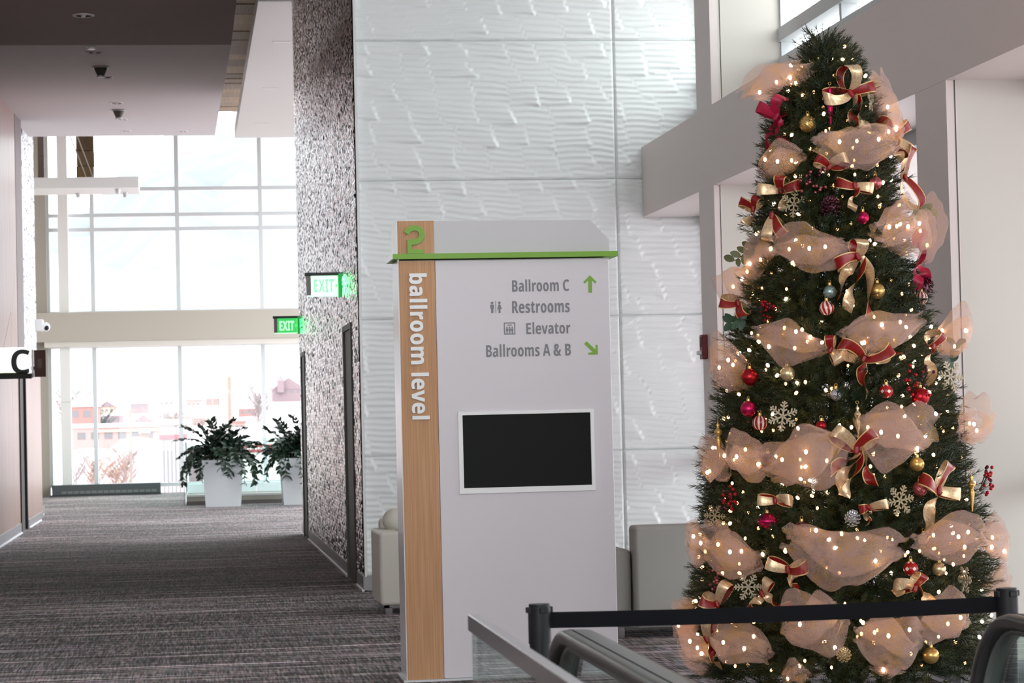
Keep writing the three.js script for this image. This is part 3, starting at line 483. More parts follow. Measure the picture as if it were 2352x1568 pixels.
{ // escalator: two balustrades going down towards the viewer
  const prof = []; for (let i = 0; i < 20; i++) { const a = i / 20 * 2 * Math.PI, c = Math.cos(a), s = Math.sin(a); prof.push([0.05 * Math.sign(c) * Math.pow(Math.abs(c), 0.5), 0.021 * Math.sign(s) * Math.pow(Math.abs(s), 0.62)]); }
  const rail = (o, inset = 0) => { const R = 0.36 - inset, cy = 0.591, cz = -6.36, p = []; for (let i = 0; i <= 22; i++) { const a = (-80 + i * 170 / 22) * D2R; p.push(V(0, cy + R * Math.sin(a), cz - R * Math.cos(a))); } for (let z = cz + 0.2; z < -4.4; z += 0.2) p.push(V(0, cy + R, z)); const n = p.length, e = p[n - 1]; for (let i = 1; i <= 6; i++) { const a = i * 5 * D2R; p.push(V(0, e.y - (1 - Math.cos(a)) * 1.5, e.z + Math.sin(a) * 1.5)); } const l = p[p.length - 1]; for (let i = 1; i < 12; i++) p.push(V(0, l.y - i * 0.5 * Math.tan(30 * D2R) * 1, l.z + i * 0.5)); return p; };
  const make = (x, label) => {
    const t = thing('escalator_balustrade', label, 'escalator handrail', [x, 0, 0], 0, 'escalator balustrades');
    const path = rail(0); part('handrail', sweep(path, prof, V(-1, 0, 0)), M.rubber, t);
    part('rail_seam', sweep(rail(0, -0.0195), [[0.014, 0.002], [0.018, 0.002], [0.018, -0.002], [0.014, -0.002]], V(-1, 0, 0)), M.blackSoft, t); part('rail_guide', sweep(rail(0, 0.026), [[-0.022, 0.01], [0.022, 0.01], [0.022, -0.012], [-0.022, -0.012]], V(-1, 0, 0)), std(new THREE.Color().setRGB(0.2, 0.21, 0.2), { roughness: 0.3, metalness: 0.8 }), t);
    const inner = rail(0, 0.034), low = inner.map((p, i) => V(0, Math.max(p.y - 0.62, Math.min(0.14, p.y - 0.02)) , p.z));
    const s = new THREE.Shape(); inner.forEach((p, i) => (i ? s.lineTo(-p.z, p.y) : s.moveTo(-p.z, p.y))); const last = inner[inner.length - 1]; s.lineTo(-last.z, last.y - 0.75); for (const [z, y] of [[-3.2, -0.35], [-4.2, 0.12], [-6.3, 0.12]]) s.lineTo(-z, y); const g = extr(s, 0.01); g.rotateY(Math.PI / 2); g.translate(-0.005, 0, 0); part('glass_panel', g, M.glassGreen, t);
    const k = new THREE.Shape([[6.75, 0], [6.75, 0.1], [6.6, 0.16], [4.2, 0.16], [3.2, -0.3], [-1.2, -2.84], [-1.2, -3.4], [3.2, -0.86], [4.2, -0.3], [5.9, -0.3], [5.9, 0]].map((p) => new THREE.Vector2(...p))), kg = extr(k, 0.2, 0.004); kg.rotateY(Math.PI / 2); kg.translate(-0.1, 0, 0); part('deck', kg, M.steel, t);
    return t;
  };
  make(1.035, 'escalator balustrade with black rubber handrail beside the steel capped guard'); make(2.285, 'escalator balustrade with black rubber handrail before the tree base');
  const e = thing('escalator_steps', 'grooved metal escalator steps between the two handrails', 'escalator'); part('landing_plate', bx(1.14, 2.18, 0.0, 0.012, -6.9, -5.3), M.aluminium, e);
  for (let i = 0; i < 14; i++) { const y = -0.02 - Math.max(0, i - 2) * 0.2, z = -5.3 + i * 0.4; part('step', [bx(1.14, 2.18, y - 0.03, y, z, z + 0.4), ...Array.from({ length: 12 }, (_, j) => bx(1.16 + j * 0.085, 1.2 + j * 0.085, y, y + 0.008, z + 0.01, z + 0.39)), bx(1.14, 2.18, y - 0.23, y - 0.03, z + 0.38, z + 0.4)], M.darkGrey, e); }
}

// ---------- the town outside the far window ----------
{
  reseed(41);
  const snow = std(new THREE.Color().setRGB(0.62, 0.60, 0.61), { roughness: 0.9 }), col = (r, g, b) => std(new THREE.Color().setRGB(r, g, b), { roughness: 0.85 });
  const gg = new THREE.PlaneGeometry(3000, 3000, 60, 60); gg.rotateX(-Math.PI / 2); gg.translate(0, 0, -1380); { const p = gg.attributes.position; for (let i = 0; i < p.count; i++) { const d = -p.getZ(i); p.setY(i, -8 + Math.max(0, d - 600) * 0.022 + (d > 700 ? 3 * noise(p.getX(i) / 60, d / 60, 3) : 0)); } gg.computeVertexNormals(); }
  const g0 = struct('ground_town', gg, std(0xffffff, { roughness: 0.95, map: tex(256, 256, (x, y) => { const n = noise(x / 10, y / 10, 4) * 0.6 + noise(x / 3, y / 3, 5) * 0.4, k = n > 0.52 ? 200 : 165; return [k + 12 * n, k - 8, k - 4]; }) }), 'snow flecked streets of the town');
  gg.attributes.uv.array.forEach((v, i, a) => { a[i] = v * 40; });
  for (const [i, d, h, c, s] of [[1, 2900, 190, [0.265, 0.275, 0.295], 1], [2, 4800, 560, [0.27, 0.285, 0.305], 2]]) {
    const g = new THREE.PlaneGeometry(d * 1.6, 900, 120, 30); g.rotateX(-Math.PI / 2); const p = g.attributes.position;
    for (let k = 0; k < p.count; k++) { const x = p.getX(k), z = p.getZ(k), t = Math.min(1, (450 - z) / 800); p.setY(k, 20 + h * Math.pow(Math.max(0, t), 0.9) * (0.72 + 0.5 * noise(x / 260 + 9, s * 7, 71) + 0.18 * (noise(x / 70, z / 90, 72) - 0.5) + 0.06 * (noise(x / 22, z / 30, 73) - 0.5)) ); }
    g.translate(0, 0, -d); g.computeVertexNormals(); struct('hills_' + i, g, std(new THREE.Color().setRGB(...c), { roughness: 1, map: tex(256, 256, (x, y) => { const n = 0.5 * noise(x / 16, y / 16, 80) + 0.3 * noise(x / 5, y / 5, 81) + 0.2 * noise(x / 2, y / 2, 82), k = 205 + 45 * Math.min(1, n + 0.2); return [k, k, k]; }) }), i === 1 ? 'snowy foothills' : 'pale mountain in haze');
  }
  const building = (label, x0, x1, y0, y1, z, dep, wall, roofM, kind, wins = 0, extra) => {
    const t = thing('building', label, 'building', [0, 0, 0]); const cx = (x0 + x1) / 2;
    const wl = part('wall', bx(x0, x1, y0, y1, z - dep, z), wall, t);
    if (kind === 'gable') { const r = (x1 - x0) * 0.36, s = new THREE.Shape([[x0 - 0.4, y1], [x1 + 0.4, y1], [cx, y1 + r]].map((p) => new THREE.Vector2(...p))), g = extr(s, dep + 0.6); g.translate(0, 0, z - dep - 0.3); part('roof', g, roofM, t); }
    else part('roof', bx(x0 - 0.3, x1 + 0.3, y1, y1 + 0.8, z - dep - 0.3, z + 0.3), roofM, t);
    for (let i = 0; i < wins; i++) { const w = (x1 - x0) / (wins + 0.6), a = x0 + w * (i + 0.4); part('window', bx(a, a + w * 0.6, y1 - 2.3, y1 - 0.9, z, z + 0.06), col(0.17, 0.16, 0.17), wl); }
    if (extra) extra(t); return t;
  };
  const red = col(0.29, 0.16, 0.145), pinkB = col(0.36, 0.245, 0.23), tan = col(0.46, 0.37, 0.28), grey = col(0.30, 0.29, 0.30), mauve = col(0.23, 0.165, 0.18), cream = col(0.5, 0.47, 0.45), brown = col(0.24, 0.18, 0.165);
  building('dark red barn with a white snowy roof left of the first mullion', -26.5, -19.5, -8, 6, -540, 14, red, snow, 'gable', 2);
  building('long low pink brick building with snow on its flat roof and an orange band', -22.5, -5, -8, 1.3, -480, 12, pinkB, snow, 'flat', 6, (t) => part('orange_band', bx(-17.5, -5.5, 0.35, 0.8, -480, -479.7), tan, t));
  building('grey panelled building with a tan roof and pink stripe left of the planter', -3.7, 0.1, -8, 1.5, -330, 10, grey, tan, 'flat', 0, (t) => { part('stripe', bx(-3.7, 0.1, -0.4, 0.15, -330, -329.8), col(0.45, 0.12, 0.14), t); for (let i = 0; i < 7; i++) part('panel', bx(-3.6 + i * 0.53, -3.15 + i * 0.53, -7.9, -0.6, -330, -329.85), grey, t); });
  building('pale shop building with a maroon banner behind the planters', 8.2, 18.5, -8, -0.6, -375, 10, cream, snow, 'flat', 0, (t) => { part('banner', bx(8.1, 13.3, -3.1, -1.9, -375, -374.8), col(0.22, 0.045, 0.05), t); for (let i = 0; i < 9; i++) part('lettering_bar', bx(8.9 + i * 0.42, 9.2 + i * 0.42, -2.65 + (i % 2) * 0.05, -2.4 + (i % 3) * 0.05, -374.8, -374.7), cream, t); });
  building('mauve panelled wall building at the left edge of the first planter', 0.2, 2.2, -8, -2.2, -345, 8, mauve, snow, 'flat', 1);
  building('small brown utility building beside the wooden pole', -8.5, -7.1, -8, 0.1, -450, 3, brown, snow, 'flat');
  building('stone building with a square tower on the skyline beside the last mullion', 54, 74, -2, 22, -1500, 30, mauve, mauve, 'gable', 4, (t) => { part('tower', bx(57, 61, 20, 27, -1500, -1496), mauve, t); const s = new THREE.ConeGeometry(3, 4, 4); s.rotateY(Math.PI / 4); s.translate(59, 29, -1498); part('spire', s, mauve, t); });
  const cols = [pinkB, red, cream, tan, mauve, grey], spec = [[-6.5, 1.5, 900, 5], [2, 7.5, 960, 4], [8, 14, 1000, 4], [-20, -12, 900, 4], [-34, -26, 1000, 5], [-12, -7, 1050, 5], [16, 22, 900, 3], [24, 32, 1100, 5], [34, 42, 1200, 5], [-45, -36, 1250, 5], [-30, -20, 1300, 6], [-16, -6, 1400, 6], [0, 9, 1350, 6], [12, 20, 1450, 6]];
  const tone = ['pinkish', 'dull red', 'cream', 'tan', 'mauve', 'grey'], place = ['above the pink brick building, past the wooden pole', 'just left of the slender mast', 'just right of the slender mast', 'between the first mullion and the wooden pole', 'above the dark red barn', 'right behind the wooden pole top', 'above the planter leaves, left of the last mullion', 'under the towered skyline building', 'right of the last mullion, by the metal wall edge', 'at the far left behind the white column', 'on the slope above the barn', 'on the slope above the wooden pole', 'on the slope left of the mast', 'on the slope right of the mast'];
  spec.forEach(([x0, x1, d, h], i) => { const y = -8 + (d - 600) * 0.022; building('distant ' + tone[i % 6] + ' house ' + place[i], x0, x1, y - 3, y + h, -d, 12, cols[i % 6], i % 3 ? snow : cols[(i + 1) % 6], i % 2 ? 'gable' : 'flat', 3); });
  const bankG = (x0, x1, y, z) => { const g = new THREE.SphereGeometry(1, 24, 12, 0, 6.283, 0, Math.PI / 2); g.scale((x1 - x0) / 2, y + 8, 8); g.translate((x0 + x1) / 2, -8, z); return g; };
  struct('ground_bank', bankG(-14, -1, -0.2, -362), snow, 'snow bank'); struct('ground_bank_2', bankG(-24, -7, -2, -400), snow);
  const woodP = col(0.26, 0.20, 0.175);
  const pole = (name, label, x, d, top, r, arm) => { const t = thing(name, label, 'pole', [x, -8, -d]); part('shaft', cyl(r, r * 0.7, top + 8, 0, 0, 0, 8), woodP, t); if (arm) for (const k of arm) part('crossarm', bx(-k[0], k[0], top + 8 - k[1], top + 8 - k[1] + 0.18, -0.12, 0.12), woodP, t); };
  pole('utility_pole', 'wooden utility pole with crossarms between the first two mullions', -6.9, 300, 3.8, 0.19, [[0.75, 0.5], [0.5, 1.1]]);
  pole('mast', 'tall slender pale mast above the first planter', 11.9, 660, 14.5, 0.75, null); pole('utility_pole', 'thin dark pole left of the slender mast', 8.6, 780, 13, 0.3, [[1.2, 1]]); pole('utility_pole', 'thin dark pole just right of the middle mullion', 1.6, 600, 7.5, 0.22, [[0.9, 0.8]]); pole('utility_pole', 'short thin pole left of the middle mullion', -3.2, 640, 4.5, 0.2, [[0.7, 0.6]]);
  const twig = (label, x, z, y0, h, n, m, s, dark) => { reseed(s); const t = thing('bare_tree', label, 'tree', [x, y0, z]); const mt = dark ? col(0.05, 0.07, 0.06) : m, gs = []; part('trunk', cyl(h * 0.03, h * 0.012, h * 0.6, 0, 0, 0, 6), mt, t); for (let i = 0; i < n; i++) { const a = rr(0, 6.28), b = V(0, rr(0.12, 0.6) * h, 0), l = rr(0.25, 0.5) * h, e = b.clone().add(V(Math.cos(a) * l * 0.6, l * 0.8, Math.sin(a) * l * 0.6)); gs.push(bar(b, e, h * 0.007, 3)); for (let j = 0; j < 5; j++) { const u = rr(0.3, 1), q = b.clone().lerp(e, u), c = rr(0, 6.28); gs.push(bar(q, q.clone().add(V(Math.cos(c) * l * 0.3, l * 0.25, Math.sin(c) * l * 0.3)), h * 0.004, 3)); } } part('twigs', gs, mt, t).userData.kind = 'stuff'; };
  const rust = col(0.34, 0.22, 0.18), ash = col(0.30, 0.25, 0.25);
  twig('bare rust coloured shrub left of the second mullion foot', -11.3, -300, -8, 7, 40, rust, 1); twig('bare rust coloured shrub right of the first mullion foot', -8.9, -305, -8, 6.8, 40, rust, 2); twig('taller bare shrub beside the wooden pole foot', -7.9, -315, -8, 8.4, 36, ash, 3); twig('bare shrub beside the white column foot', -13.2, -290, -8, 6.5, 30, ash, 4);
  twig('dark evergreen beside the red barn', -24.4, -590, -8, 17, 60, ash, 5, true); twig('second dark tree behind the red barn', -22.5, -600, -8, 15, 60, ash, 6, true); twig('grey bare tree rising behind the pink brick building', -9.5, -600, -8, 13, 50, ash, 7); twig('grey bare tree by the middle mullion', -4, -700, -6, 15, 50, ash, 8); twig('grey bare tree left of the towered skyline building', 27, -900, -2, 18, 50, ash, 9);
  twig('hazy bare tree at the far left by the white column', -33, -720, -6, 20, 60, ash, 10);
}

// ---------- the Christmas tree ----------
const TX = 3.304, TZ = -11.9;
const PROF = [[0.1, 0.42], [0.18, 0.66], [0.28, 0.745], [0.55, 0.735], [0.86, 0.70], [1.28, 0.64], [1.7, 0.56], [2.05, 0.455], [2.3, 0.40], [2.6, 0.345], [2.95, 0.27], [3.15, 0.21], [3.32, 0.16], [3.42, 0.1], [3.46, 0.02]];
const RAD = (h) => { for (let i = 1; i < PROF.length; i++) if (h <= PROF[i][0]) { const [a, b] = [PROF[i - 1], PROF[i]]; return a[1] + (b[1] - a[1]) * Math.max(0, (h - a[0]) / (b[0] - a[0])); } return 0.02; };
// a frame on the tree's skin: e1 to the right, e2 up, e3 outward
function onTree(h, az, out = 0) { const a = az * D2R, e3 = V(Math.sin(a), 0, Math.cos(a)), e1 = V(Math.cos(a), 0, -Math.sin(a)), r = RAD(h) + out; return { p: V(TX + e3.x * r, h, TZ + e3.z * r), e1, e2: V(0, 1, 0), e3, m: new THREE.Matrix4().makeBasis(e1, V(0, 1, 0), e3) }; }
let STRING, GLOW, BULB;
const put = (o, f) => { o.position.copy(f.p); o.quaternion.setFromRotationMatrix(f.m); return o; };
{
  reseed(77);
  const t = thing('christmas_tree', 'tall green artificial Christmas tree covered in decorations', 'Christmas tree', [TX, 0, TZ]);
  part('trunk', cyl(0.05, 0.015, 3.3, 0, 0.06, 0, 12), std(new THREE.Color().setRGB(0.03, 0.022, 0.016)), t);
  part('stand', [...[0, 1, 2, 3].map((i) => rb(-0.03, 0.03, 0.0, 0.05, 0, 0.45, 0.01).rotateY(i * Math.PI / 2 + 0.4)), cyl(0.06, 0.06, 0.25, 0, 0.02, 0, 16)], M.darkGrey, t);
  const gs = [cyl(0.0028, 0.0012, 0.13, 0, 0, 0, 3)];
  for (let i = 0; i < 54; i++) {
    const y = 0.006 + 0.124 * i / 54, a = i * 2.39996, fwd = rr(0.55, 0.95) + (i > 46 ? 0.35 : 0), l = rr(0.026, 0.04), d = V(Math.cos(a) * Math.cos(fwd), Math.sin(fwd), Math.sin(a) * Math.cos(fwd)), s = V(-Math.sin(a), 0, Math.cos(a)), w = 0.0014;
    const g = new THREE.BufferGeometry(), b = V(0, y, 0), e = b.clone().addScaledVector(d, l); g.setAttribute('position', new THREE.Float32BufferAttribute([b.x - s.x * w, b.y, b.z - s.z * w, b.x + s.x * w, b.y, b.z + s.z * w, e.x + s.x * w * 0.5, e.y, e.z + s.z * w * 0.5, b.x - s.x * w, b.y, b.z - s.z * w, e.x + s.x * w * 0.5, e.y, e.z + s.z * w * 0.5, e.x - s.x * w * 0.5, e.y, e.z - s.z * w * 0.5], 3)); g.computeVertexNormals(); gs.push(g);
  }
  const spray = mergeGeometries(gs.map(flat)), N = 11500, im = new THREE.InstancedMesh(spray, std(0xffffff, { roughness: 0.55 }), N), m = new THREE.Matrix4(), q = new THREE.Quaternion(), c = new THREE.Color();
  for (let i = 0; i < N; i++) {
    let h; do { h = rr(0.22, 3.45); } while (rnd() > (RAD(h) + 0.12) / 0.8);
    const az = rr(0, 360), k = i % 5 < 3 ? 1 - 0.16 * rnd() : 0.25 + 0.62 * rnd(), bump = 0.09 * (noise(az / 22, h * 5.5, 91) - 0.55), f = onTree(h, az), r = Math.max(0.0, (RAD(h) - 0.05 + bump) * k);
    const up = 0.25 + rr(-0.5, 0.5) + (h > 3.2 ? (h - 3.2) * 3 : 0), d = f.e3.clone().addScaledVector(f.e1, rr(-0.7, 0.7)).add(V(0, up, 0)).normalize(), s = rr(0.75, 1.2) * (h > 3.2 ? 0.8 : 1) * (k < 0.8 ? 1.25 : 1);
    q.setFromUnitVectors(V(0, 1, 0), d); im.setMatrixAt(i, m.compose(V(f.e3.x * r, h - 0.03, f.e3.z * r), q, V(s, s, s)));
    const v = rr(0.6, 1.35), o = rnd(); im.setColorAt(i, c.setRGB(v * (0.016 + 0.032 * o * o), v * (0.030 + 0.015 * o), v * (0.010 - 0.002 * o)));
  }
  im.name = 'needles'; im.userData.kind = 'stuff'; im.castShadow = im.receiveShadow = true; t.add(im);
  // light string: a thin wire winding down, one bulb after another
  const s = STRING = thing('light_string', 'string of warm white fairy lights wound round the tree', 'fairy lights', [0, 0, 0]);
  const wp = []; for (let i = 0; i <= 700; i++) { const u = i / 700, h = 0.25 + 3.2 * u, az = u * 360 * 15; const f = onTree(h, az, -0.06 + 0.03 * Math.sin(i * 1.7)); wp.push(V(f.p.x, h + 0.02 * Math.sin(i * 0.9), f.p.z)); }
  part('wire', new THREE.TubeGeometry(new THREE.CatmullRomCurve3(wp), 1400, 0.002, 3), std(0x0b160c), s);
  const bulb = BULB = new THREE.SphereGeometry(0.0082, 10, 8); bulb.scale(1, 1.35, 1);
  const glow = GLOW = [[1, 0.66, 0.4, 26], [1, 0.5, 0.21, 6], [1, 0.74, 0.5, 34], [1, 0.56, 0.25, 12]].map(([r, g, b, e]) => std(0xffffff, { emissive: new THREE.Color().setRGB(r, g, b), emissiveIntensity: e }));
  for (let i = 0; i < 200; i++) {
    let h; do { h = rr(0.28, 3.42); } while (rnd() > (RAD(h) + 0.2) / 0.9);
    const az = rr(-112, 82), deep = i % 3 === 0 ? rr(-0.16, -0.06) : rr(-0.035, 0.03), f = onTree(h, az, deep), o = part('bulb', bulb, glow[(i * 7) % 4], s);
    o.position.copy(f.p); o.rotation.set(rr(-1, 1), 0, rr(-1, 1)); o.castShadow = false;
    if (i % 18 === 0) { const l = new THREE.PointLight(new THREE.Color().setRGB(1, 0.66, 0.34), 0.02); l.position.copy(f.p); l.castShadow = true; l.shadow.radius = 0.3; s.add(l); }
  }
}
// ribbon puffs of mesh cloth
{
  reseed(123); const n = 190, im = new THREE.InstancedMesh(BULB, std(0xffffff, { emissive: new THREE.Color().setRGB(1, 0.5, 0.19), emissiveIntensity: 9 }), n), mm = new THREE.Matrix4();
  for (let i = 0; i < n; i++) { let h; do { h = rr(0.26, 3.4); } while (rnd() > (RAD(h) + 0.2) / 0.9); mm.compose(onTree(h, rr(-114, 84), rr(-0.12, 0.01)).p, new THREE.Quaternion(), V(0.8, 0.8, 0.8)); im.setMatrixAt(i, mm); }
  im.name = 'dimmer_bulbs'; im.userData.kind = 'stuff'; STRING.add(im);
  const gold = tex(512, 256, (x, y) => { const n = noise(x / 512 * 9, y / 256 * 4, 51, 9, 4), w = noise(x / 6, y / 6, 53), yy = y / 256 * 128 + 3 * noise(x / 512 * 14, y / 256 * 6, 55, 14, 6), st = noise(x / 512 * 40, yy, 54, 40, 128), k = n > 0.55 && st > 0.55 ? Math.min(1, (n - 0.55) * 10) : 0; return [222 + 4 * w + 18 * k, 190 + 5 * w - 2 * k, 179 + 5 * w - 110 * k]; });
  const cloth = phy(0xffffff, { map: gold, transparent: true, opacity: 0.28, transmission: 0.4, thickness: 0, roughness: 0.9, side: THREE.DoubleSide });
  const puffGeo = (w, h, s, n = 48, mr = 44) => {
    const pos = [], uv = [], idx = [], lump = 3 + (s % 3);
    for (let i = 0; i <= n; i++) { const u = i / n, r0 = Math.pow(Math.sin(Math.PI * Math.min(0.95, Math.max(0.05, u + 0.16 * Math.sin(Math.PI * u) * (hash(Math.round(s * 10), 1, 2) - 0.5) * 2))), 0.55) * (0.86 + 0.28 * noise(u * 2.6, s, 31)), rt = 0.62 + 0.72 * noise(u * 2.3, s * 1.7, 41), rl = 0.62 + 0.72 * noise(u * 2.3 + 7, s * 1.9, 42);
      for (let j = 0; j <= mr; j++) { const v = (j % mr) / mr * Math.PI * 2, cv = Math.cos(v), sv = Math.sin(v);
        const pinch = Math.abs(u - 0.5) * 2, fold = 1 + 0.10 * Math.sin(v * (8 + s % 3) + 3 * u + s) * (0.25 + 1.3 * pinch * pinch) + 0.13 * Math.sin(v * lump + s + 5 * u) * (0.35 + 0.9 * pinch) + 0.30 * (noise(u * 4 + s * 3.1, 2 + 1.5 * cv, 33) - 0.5) + 0.22 * (noise(u * 7 + s, 4 + 2.2 * sv, 34) - 0.5), r = r0 * fold * (rl + (rt - rl) * (0.5 + 0.5 * sv));
        pos.push((u - 0.5) * w + 0.05 * w * Math.sin(3 * v + s) * pinch, h / 2 * r * sv + 0.14 * h * Math.sin(u * 4.2 + s), 0.40 * h * r * cv + 0.03 * Math.sin(Math.PI * u)); uv.push(u * w * 2.6 + s * 0.37, j / mr * h * 6 + s * 0.21); } }
    for (let i = 0; i < n; i++) for (let j = 0; j < mr; j++) { const a = i * (mr + 1) + j, b = a + 1, c = a + mr + 1, d = c + 1; idx.push(a, c, b, b, c, d); }
    const g = new THREE.BufferGeometry(); g.setAttribute('position', new THREE.Float32BufferAttribute(pos, 3)); g.setAttribute('uv', new THREE.Float32BufferAttribute(uv, 2)); g.setIndex(idx); g.computeVertexNormals(); return g;
  };
  const list = [   // height, azimuth, outward, width, height, tilt, what tells it from the rest
    [3.24, -80, 0.10, 165, 72, 22, 'flung out to the left just under the treetop'], [3.08, 72, 0.06, 160, 80, -68, 'arching down the right edge below the treetop'], [2.87, 8, 0.03, 195, 100, -3, 'broad one at the front, a third below the treetop'], [2.8, -55, 0.03, 118, 74, 3, 'at the left edge above the frosted berry spray'], [2.94, 52, 0.03, 85, 62, 8, 'small one beside a red ribbon loop at upper right'],
    [2.35, -28, 0.04, 168, 104, 4, 'oval, at the front between leaf spray and long red bow'], [2.45, 33, 0.04, 140, 122, 24, 'tall one above the pink ribbon at right'], [2.43, 66, 0.08, 62, 130, -8, 'at the right edge beside the green leaf twig'], [2.34, -72, 0.03, 110, 76, 62, 'hanging at the left edge beside the oval puff, upper half'], [2.19, -95, 0.05, 100, 92, 52, 'hanging at the left edge beside the oval puff, lower half'],
    [1.89, -37, 0.04, 170, 84, -8, 'long one left of the middle, at half height'], [1.93, 10, 0.04, 190, 98, 8, 'long one right of the middle, at half height'], [1.9, 68, 0.10, 78, 122, -10, 'pale one out on the right edge at half height'], [1.76, -76, 0.06, 84, 152, 20, 'tall one at the left edge beside the shiny red ball'], [1.32, -55, 0.03, 110, 96, -6, 'round one between gold finial and twisted puff'],
    [1.33, -29, 0.05, 190, 140, 18, 'large twisted one under the big gold snowflake'], [1.43, 9, 0.05, 172, 146, -12, 'large domed one above the red and gold middle bow'], [1.45, 55, 0.07, 122, 106, 8, 'pale one at the right edge under the red berries'], [1.29, -78, 0.05, 62, 130, 10, 'at the left edge behind the gold finial'],
    [0.86, -57, 0.05, 155, 112, -4, 'broad one low on the left, level with the sofa back'], [0.89, -14, 0.05, 245, 122, -10, 'widest one at the lower front with two lobes'], [0.91, 27, 0.06, 200, 98, -6, 'wide pale one at the lower right'], [0.86, 66, 0.07, 56, 112, 12, 'narrow one at the lower right edge'], [0.88, -84, 0.05, 56, 92, 6, 'at the lower left edge in front of the sofa'],
    [0.54, -25, 0.05, 135, 140, 14, 'crossed by the black belt near its middle'], [0.45, 0, 0.05, 136, 112, -12, 'just under the black belt, right of centre'], [0.54, 21, 0.05, 128, 112, -8, 'crossed by the black belt, nearest the right post'], [0.42, -52, 0.05, 152, 112, -12, 'under the black belt on the left'], [0.38, -82, 0.05, 74, 122, 18, 'low at the left edge, under the black belt'],
    [0.52, -92, 0.07, 54, 92, 10, 'at the left edge level with the black belt'], [0.65, 68, 0.06, 64, 92, 10, 'at the right edge above the right belt post'], [0.27, -34, -0.02, 60, 50, 0, 'small one deep in the lowest branches at left'], [0.3, 2, -0.02, 76, 42, 0, 'small one deep in the lowest branches at centre'],
  ];
  list.forEach(([h, az, out, w, hh, tilt, what], i) => {
    reseed(900 + i); const k = 0.002175, f = onTree(h, az, out + (Math.abs(az) > 62 || h < 0.35 ? 0 : 0.03)), g = puffGeo(w * k * (Math.abs(az) > 62 ? 1.1 : 1.04), hh * k * 1.02, i * 1.37 + 0.5);
    g.rotateZ(tilt * D2R); const o = thing('ribbon_puff', 'peach mesh ribbon puff ' + what, 'ribbon', [0, 0, 0], 0, 'peach mesh ribbon puffs'); put(o, f);
    if (Math.abs(az) > 62) o.rotateY(-az * 0.62 * D2R);          // edge puffs lie along the outline
    part('cloth', g, cloth, o);
    const g2 = puffGeo(w * k * 0.86, hh * k * 0.72, i * 2.11 + 4.3, 30, 28); g2.rotateZ(tilt * D2R); part('inner_fold', g2, cloth, o);
    for (let b = 0; b < (i < 30 ? 3 : 1); b++) { const l = V((b - 1) * w * k * 0.27 + rr(-0.02, 0.02), (b - 1) * w * k * 0.27 * Math.sin(tilt * D2R) + rr(-0.25, 0.25) * hh * k, rr(-0.01, 0.05)), bm = part('bulb', BULB, GLOW[(i + b * 3) % 4], STRING); o.updateMatrix(); bm.position.copy(l.applyMatrix4(o.matrix)); bm.castShadow = false; }
    const e = [-1, 1].map((s) => V(s * w * k * 0.5 * Math.cos(tilt * D2R), s * w * k * 0.5 * Math.sin(tilt * D2R), -0.02)); part('gather', e.map((p) => { const b = new THREE.SphereGeometry(0.011, 8, 6); b.translate(p.x, p.y, p.z); return b; }), cloth, o);
  });
}
// red and gold wired ribbon: two faces, red outside and gold inside
const RIB = (() => {
  const red = std(0xffffff, { roughness: 0.34, map: tex(128, 32, (x, y) => { const e = Math.min(y, 31 - y), n = noise(x / 3, y / 3, 6) * 18; return e < 3 ? [214, 176 + n, 120] : [128 + n, 14 + n * 0.4, 14 + n * 0.3]; }) });
  const gld = std(0xffffff, { roughness: 0.3, metalness: 0.55, map: tex(128, 32, (x, y) => { const n = noise(x / 5, y / 4, 7) * 40; return [206 + n, 176 + n, 136 + n]; }) });
  const mag = std(new THREE.Color().setRGB(0.42, 0.008, 0.05), { roughness: 0.4 });
  return { red, gld, mag };
})();
function strip(c, wd, w, taper) {          // centre points, width directions, width -> two faces 1.4 mm apart
  const pos = [], uv = [], idx = [], n = c.length; let L = 0;
  for (let side = 0; side < 2; side++) for (let i = 0; i < n; i++) {
    const t = c[Math.min(n - 1, i + 1)].clone().sub(c[Math.max(0, i - 1)]).normalize(), d = wd[i].clone().addScaledVector(t, -wd[i].dot(t)).normalize(), nn = V().crossVectors(t, d).normalize().multiplyScalar(side ? -0.0007 : 0.0007);
    for (let j = 0; j <= 4; j++) { const ww = w * (taper ? taper(i / (n - 1)) : 1), a = (j / 4 - 0.5) * ww, cup = (1 - 4 * (j / 4 - 0.5) ** 2) * 0.05 * w; pos.push(c[i].x + d.x * a + nn.x * (1 + cup * 1400 * (side ? -1 : 1)), c[i].y + d.y * a + nn.y * (1 + cup * 1400 * (side ? -1 : 1)), c[i].z + d.z * a + nn.z * (1 + cup * 1400 * (side ? -1 : 1))); uv.push(i / n * 3, j / 4); }
  }
  const g = new THREE.BufferGeometry(), K = n * 5;
  for (let s = 0; s < 2; s++) for (let i = 0; i < n - 1; i++) for (let j = 0; j < 4; j++) { const a = s * K + i * 5 + j, b = a + 1, p = a + 5, q = p + 1; s ? idx.push(a, b, p, b, q, p) : idx.push(a, p, b, b, p, q); }
  g.setAttribute('position', new THREE.Float32BufferAttribute(pos, 3)); g.setAttribute('uv', new THREE.Float32BufferAttribute(uv, 2)); g.setIndex(idx); g.addGroup(0, idx.length / 2, 0); g.addGroup(idx.length / 2, idx.length / 2, 1); g.computeVertexNormals(); return g;
}
function ribPart(name, g, parent, flip, mag) { const o = new THREE.Mesh(g, mag ? [RIB.mag, RIB.mag] : flip ? [RIB.gld, RIB.red] : [RIB.red, RIB.gld]); o.name = name; o.castShadow = o.receiveShadow = true; parent.add(o); }
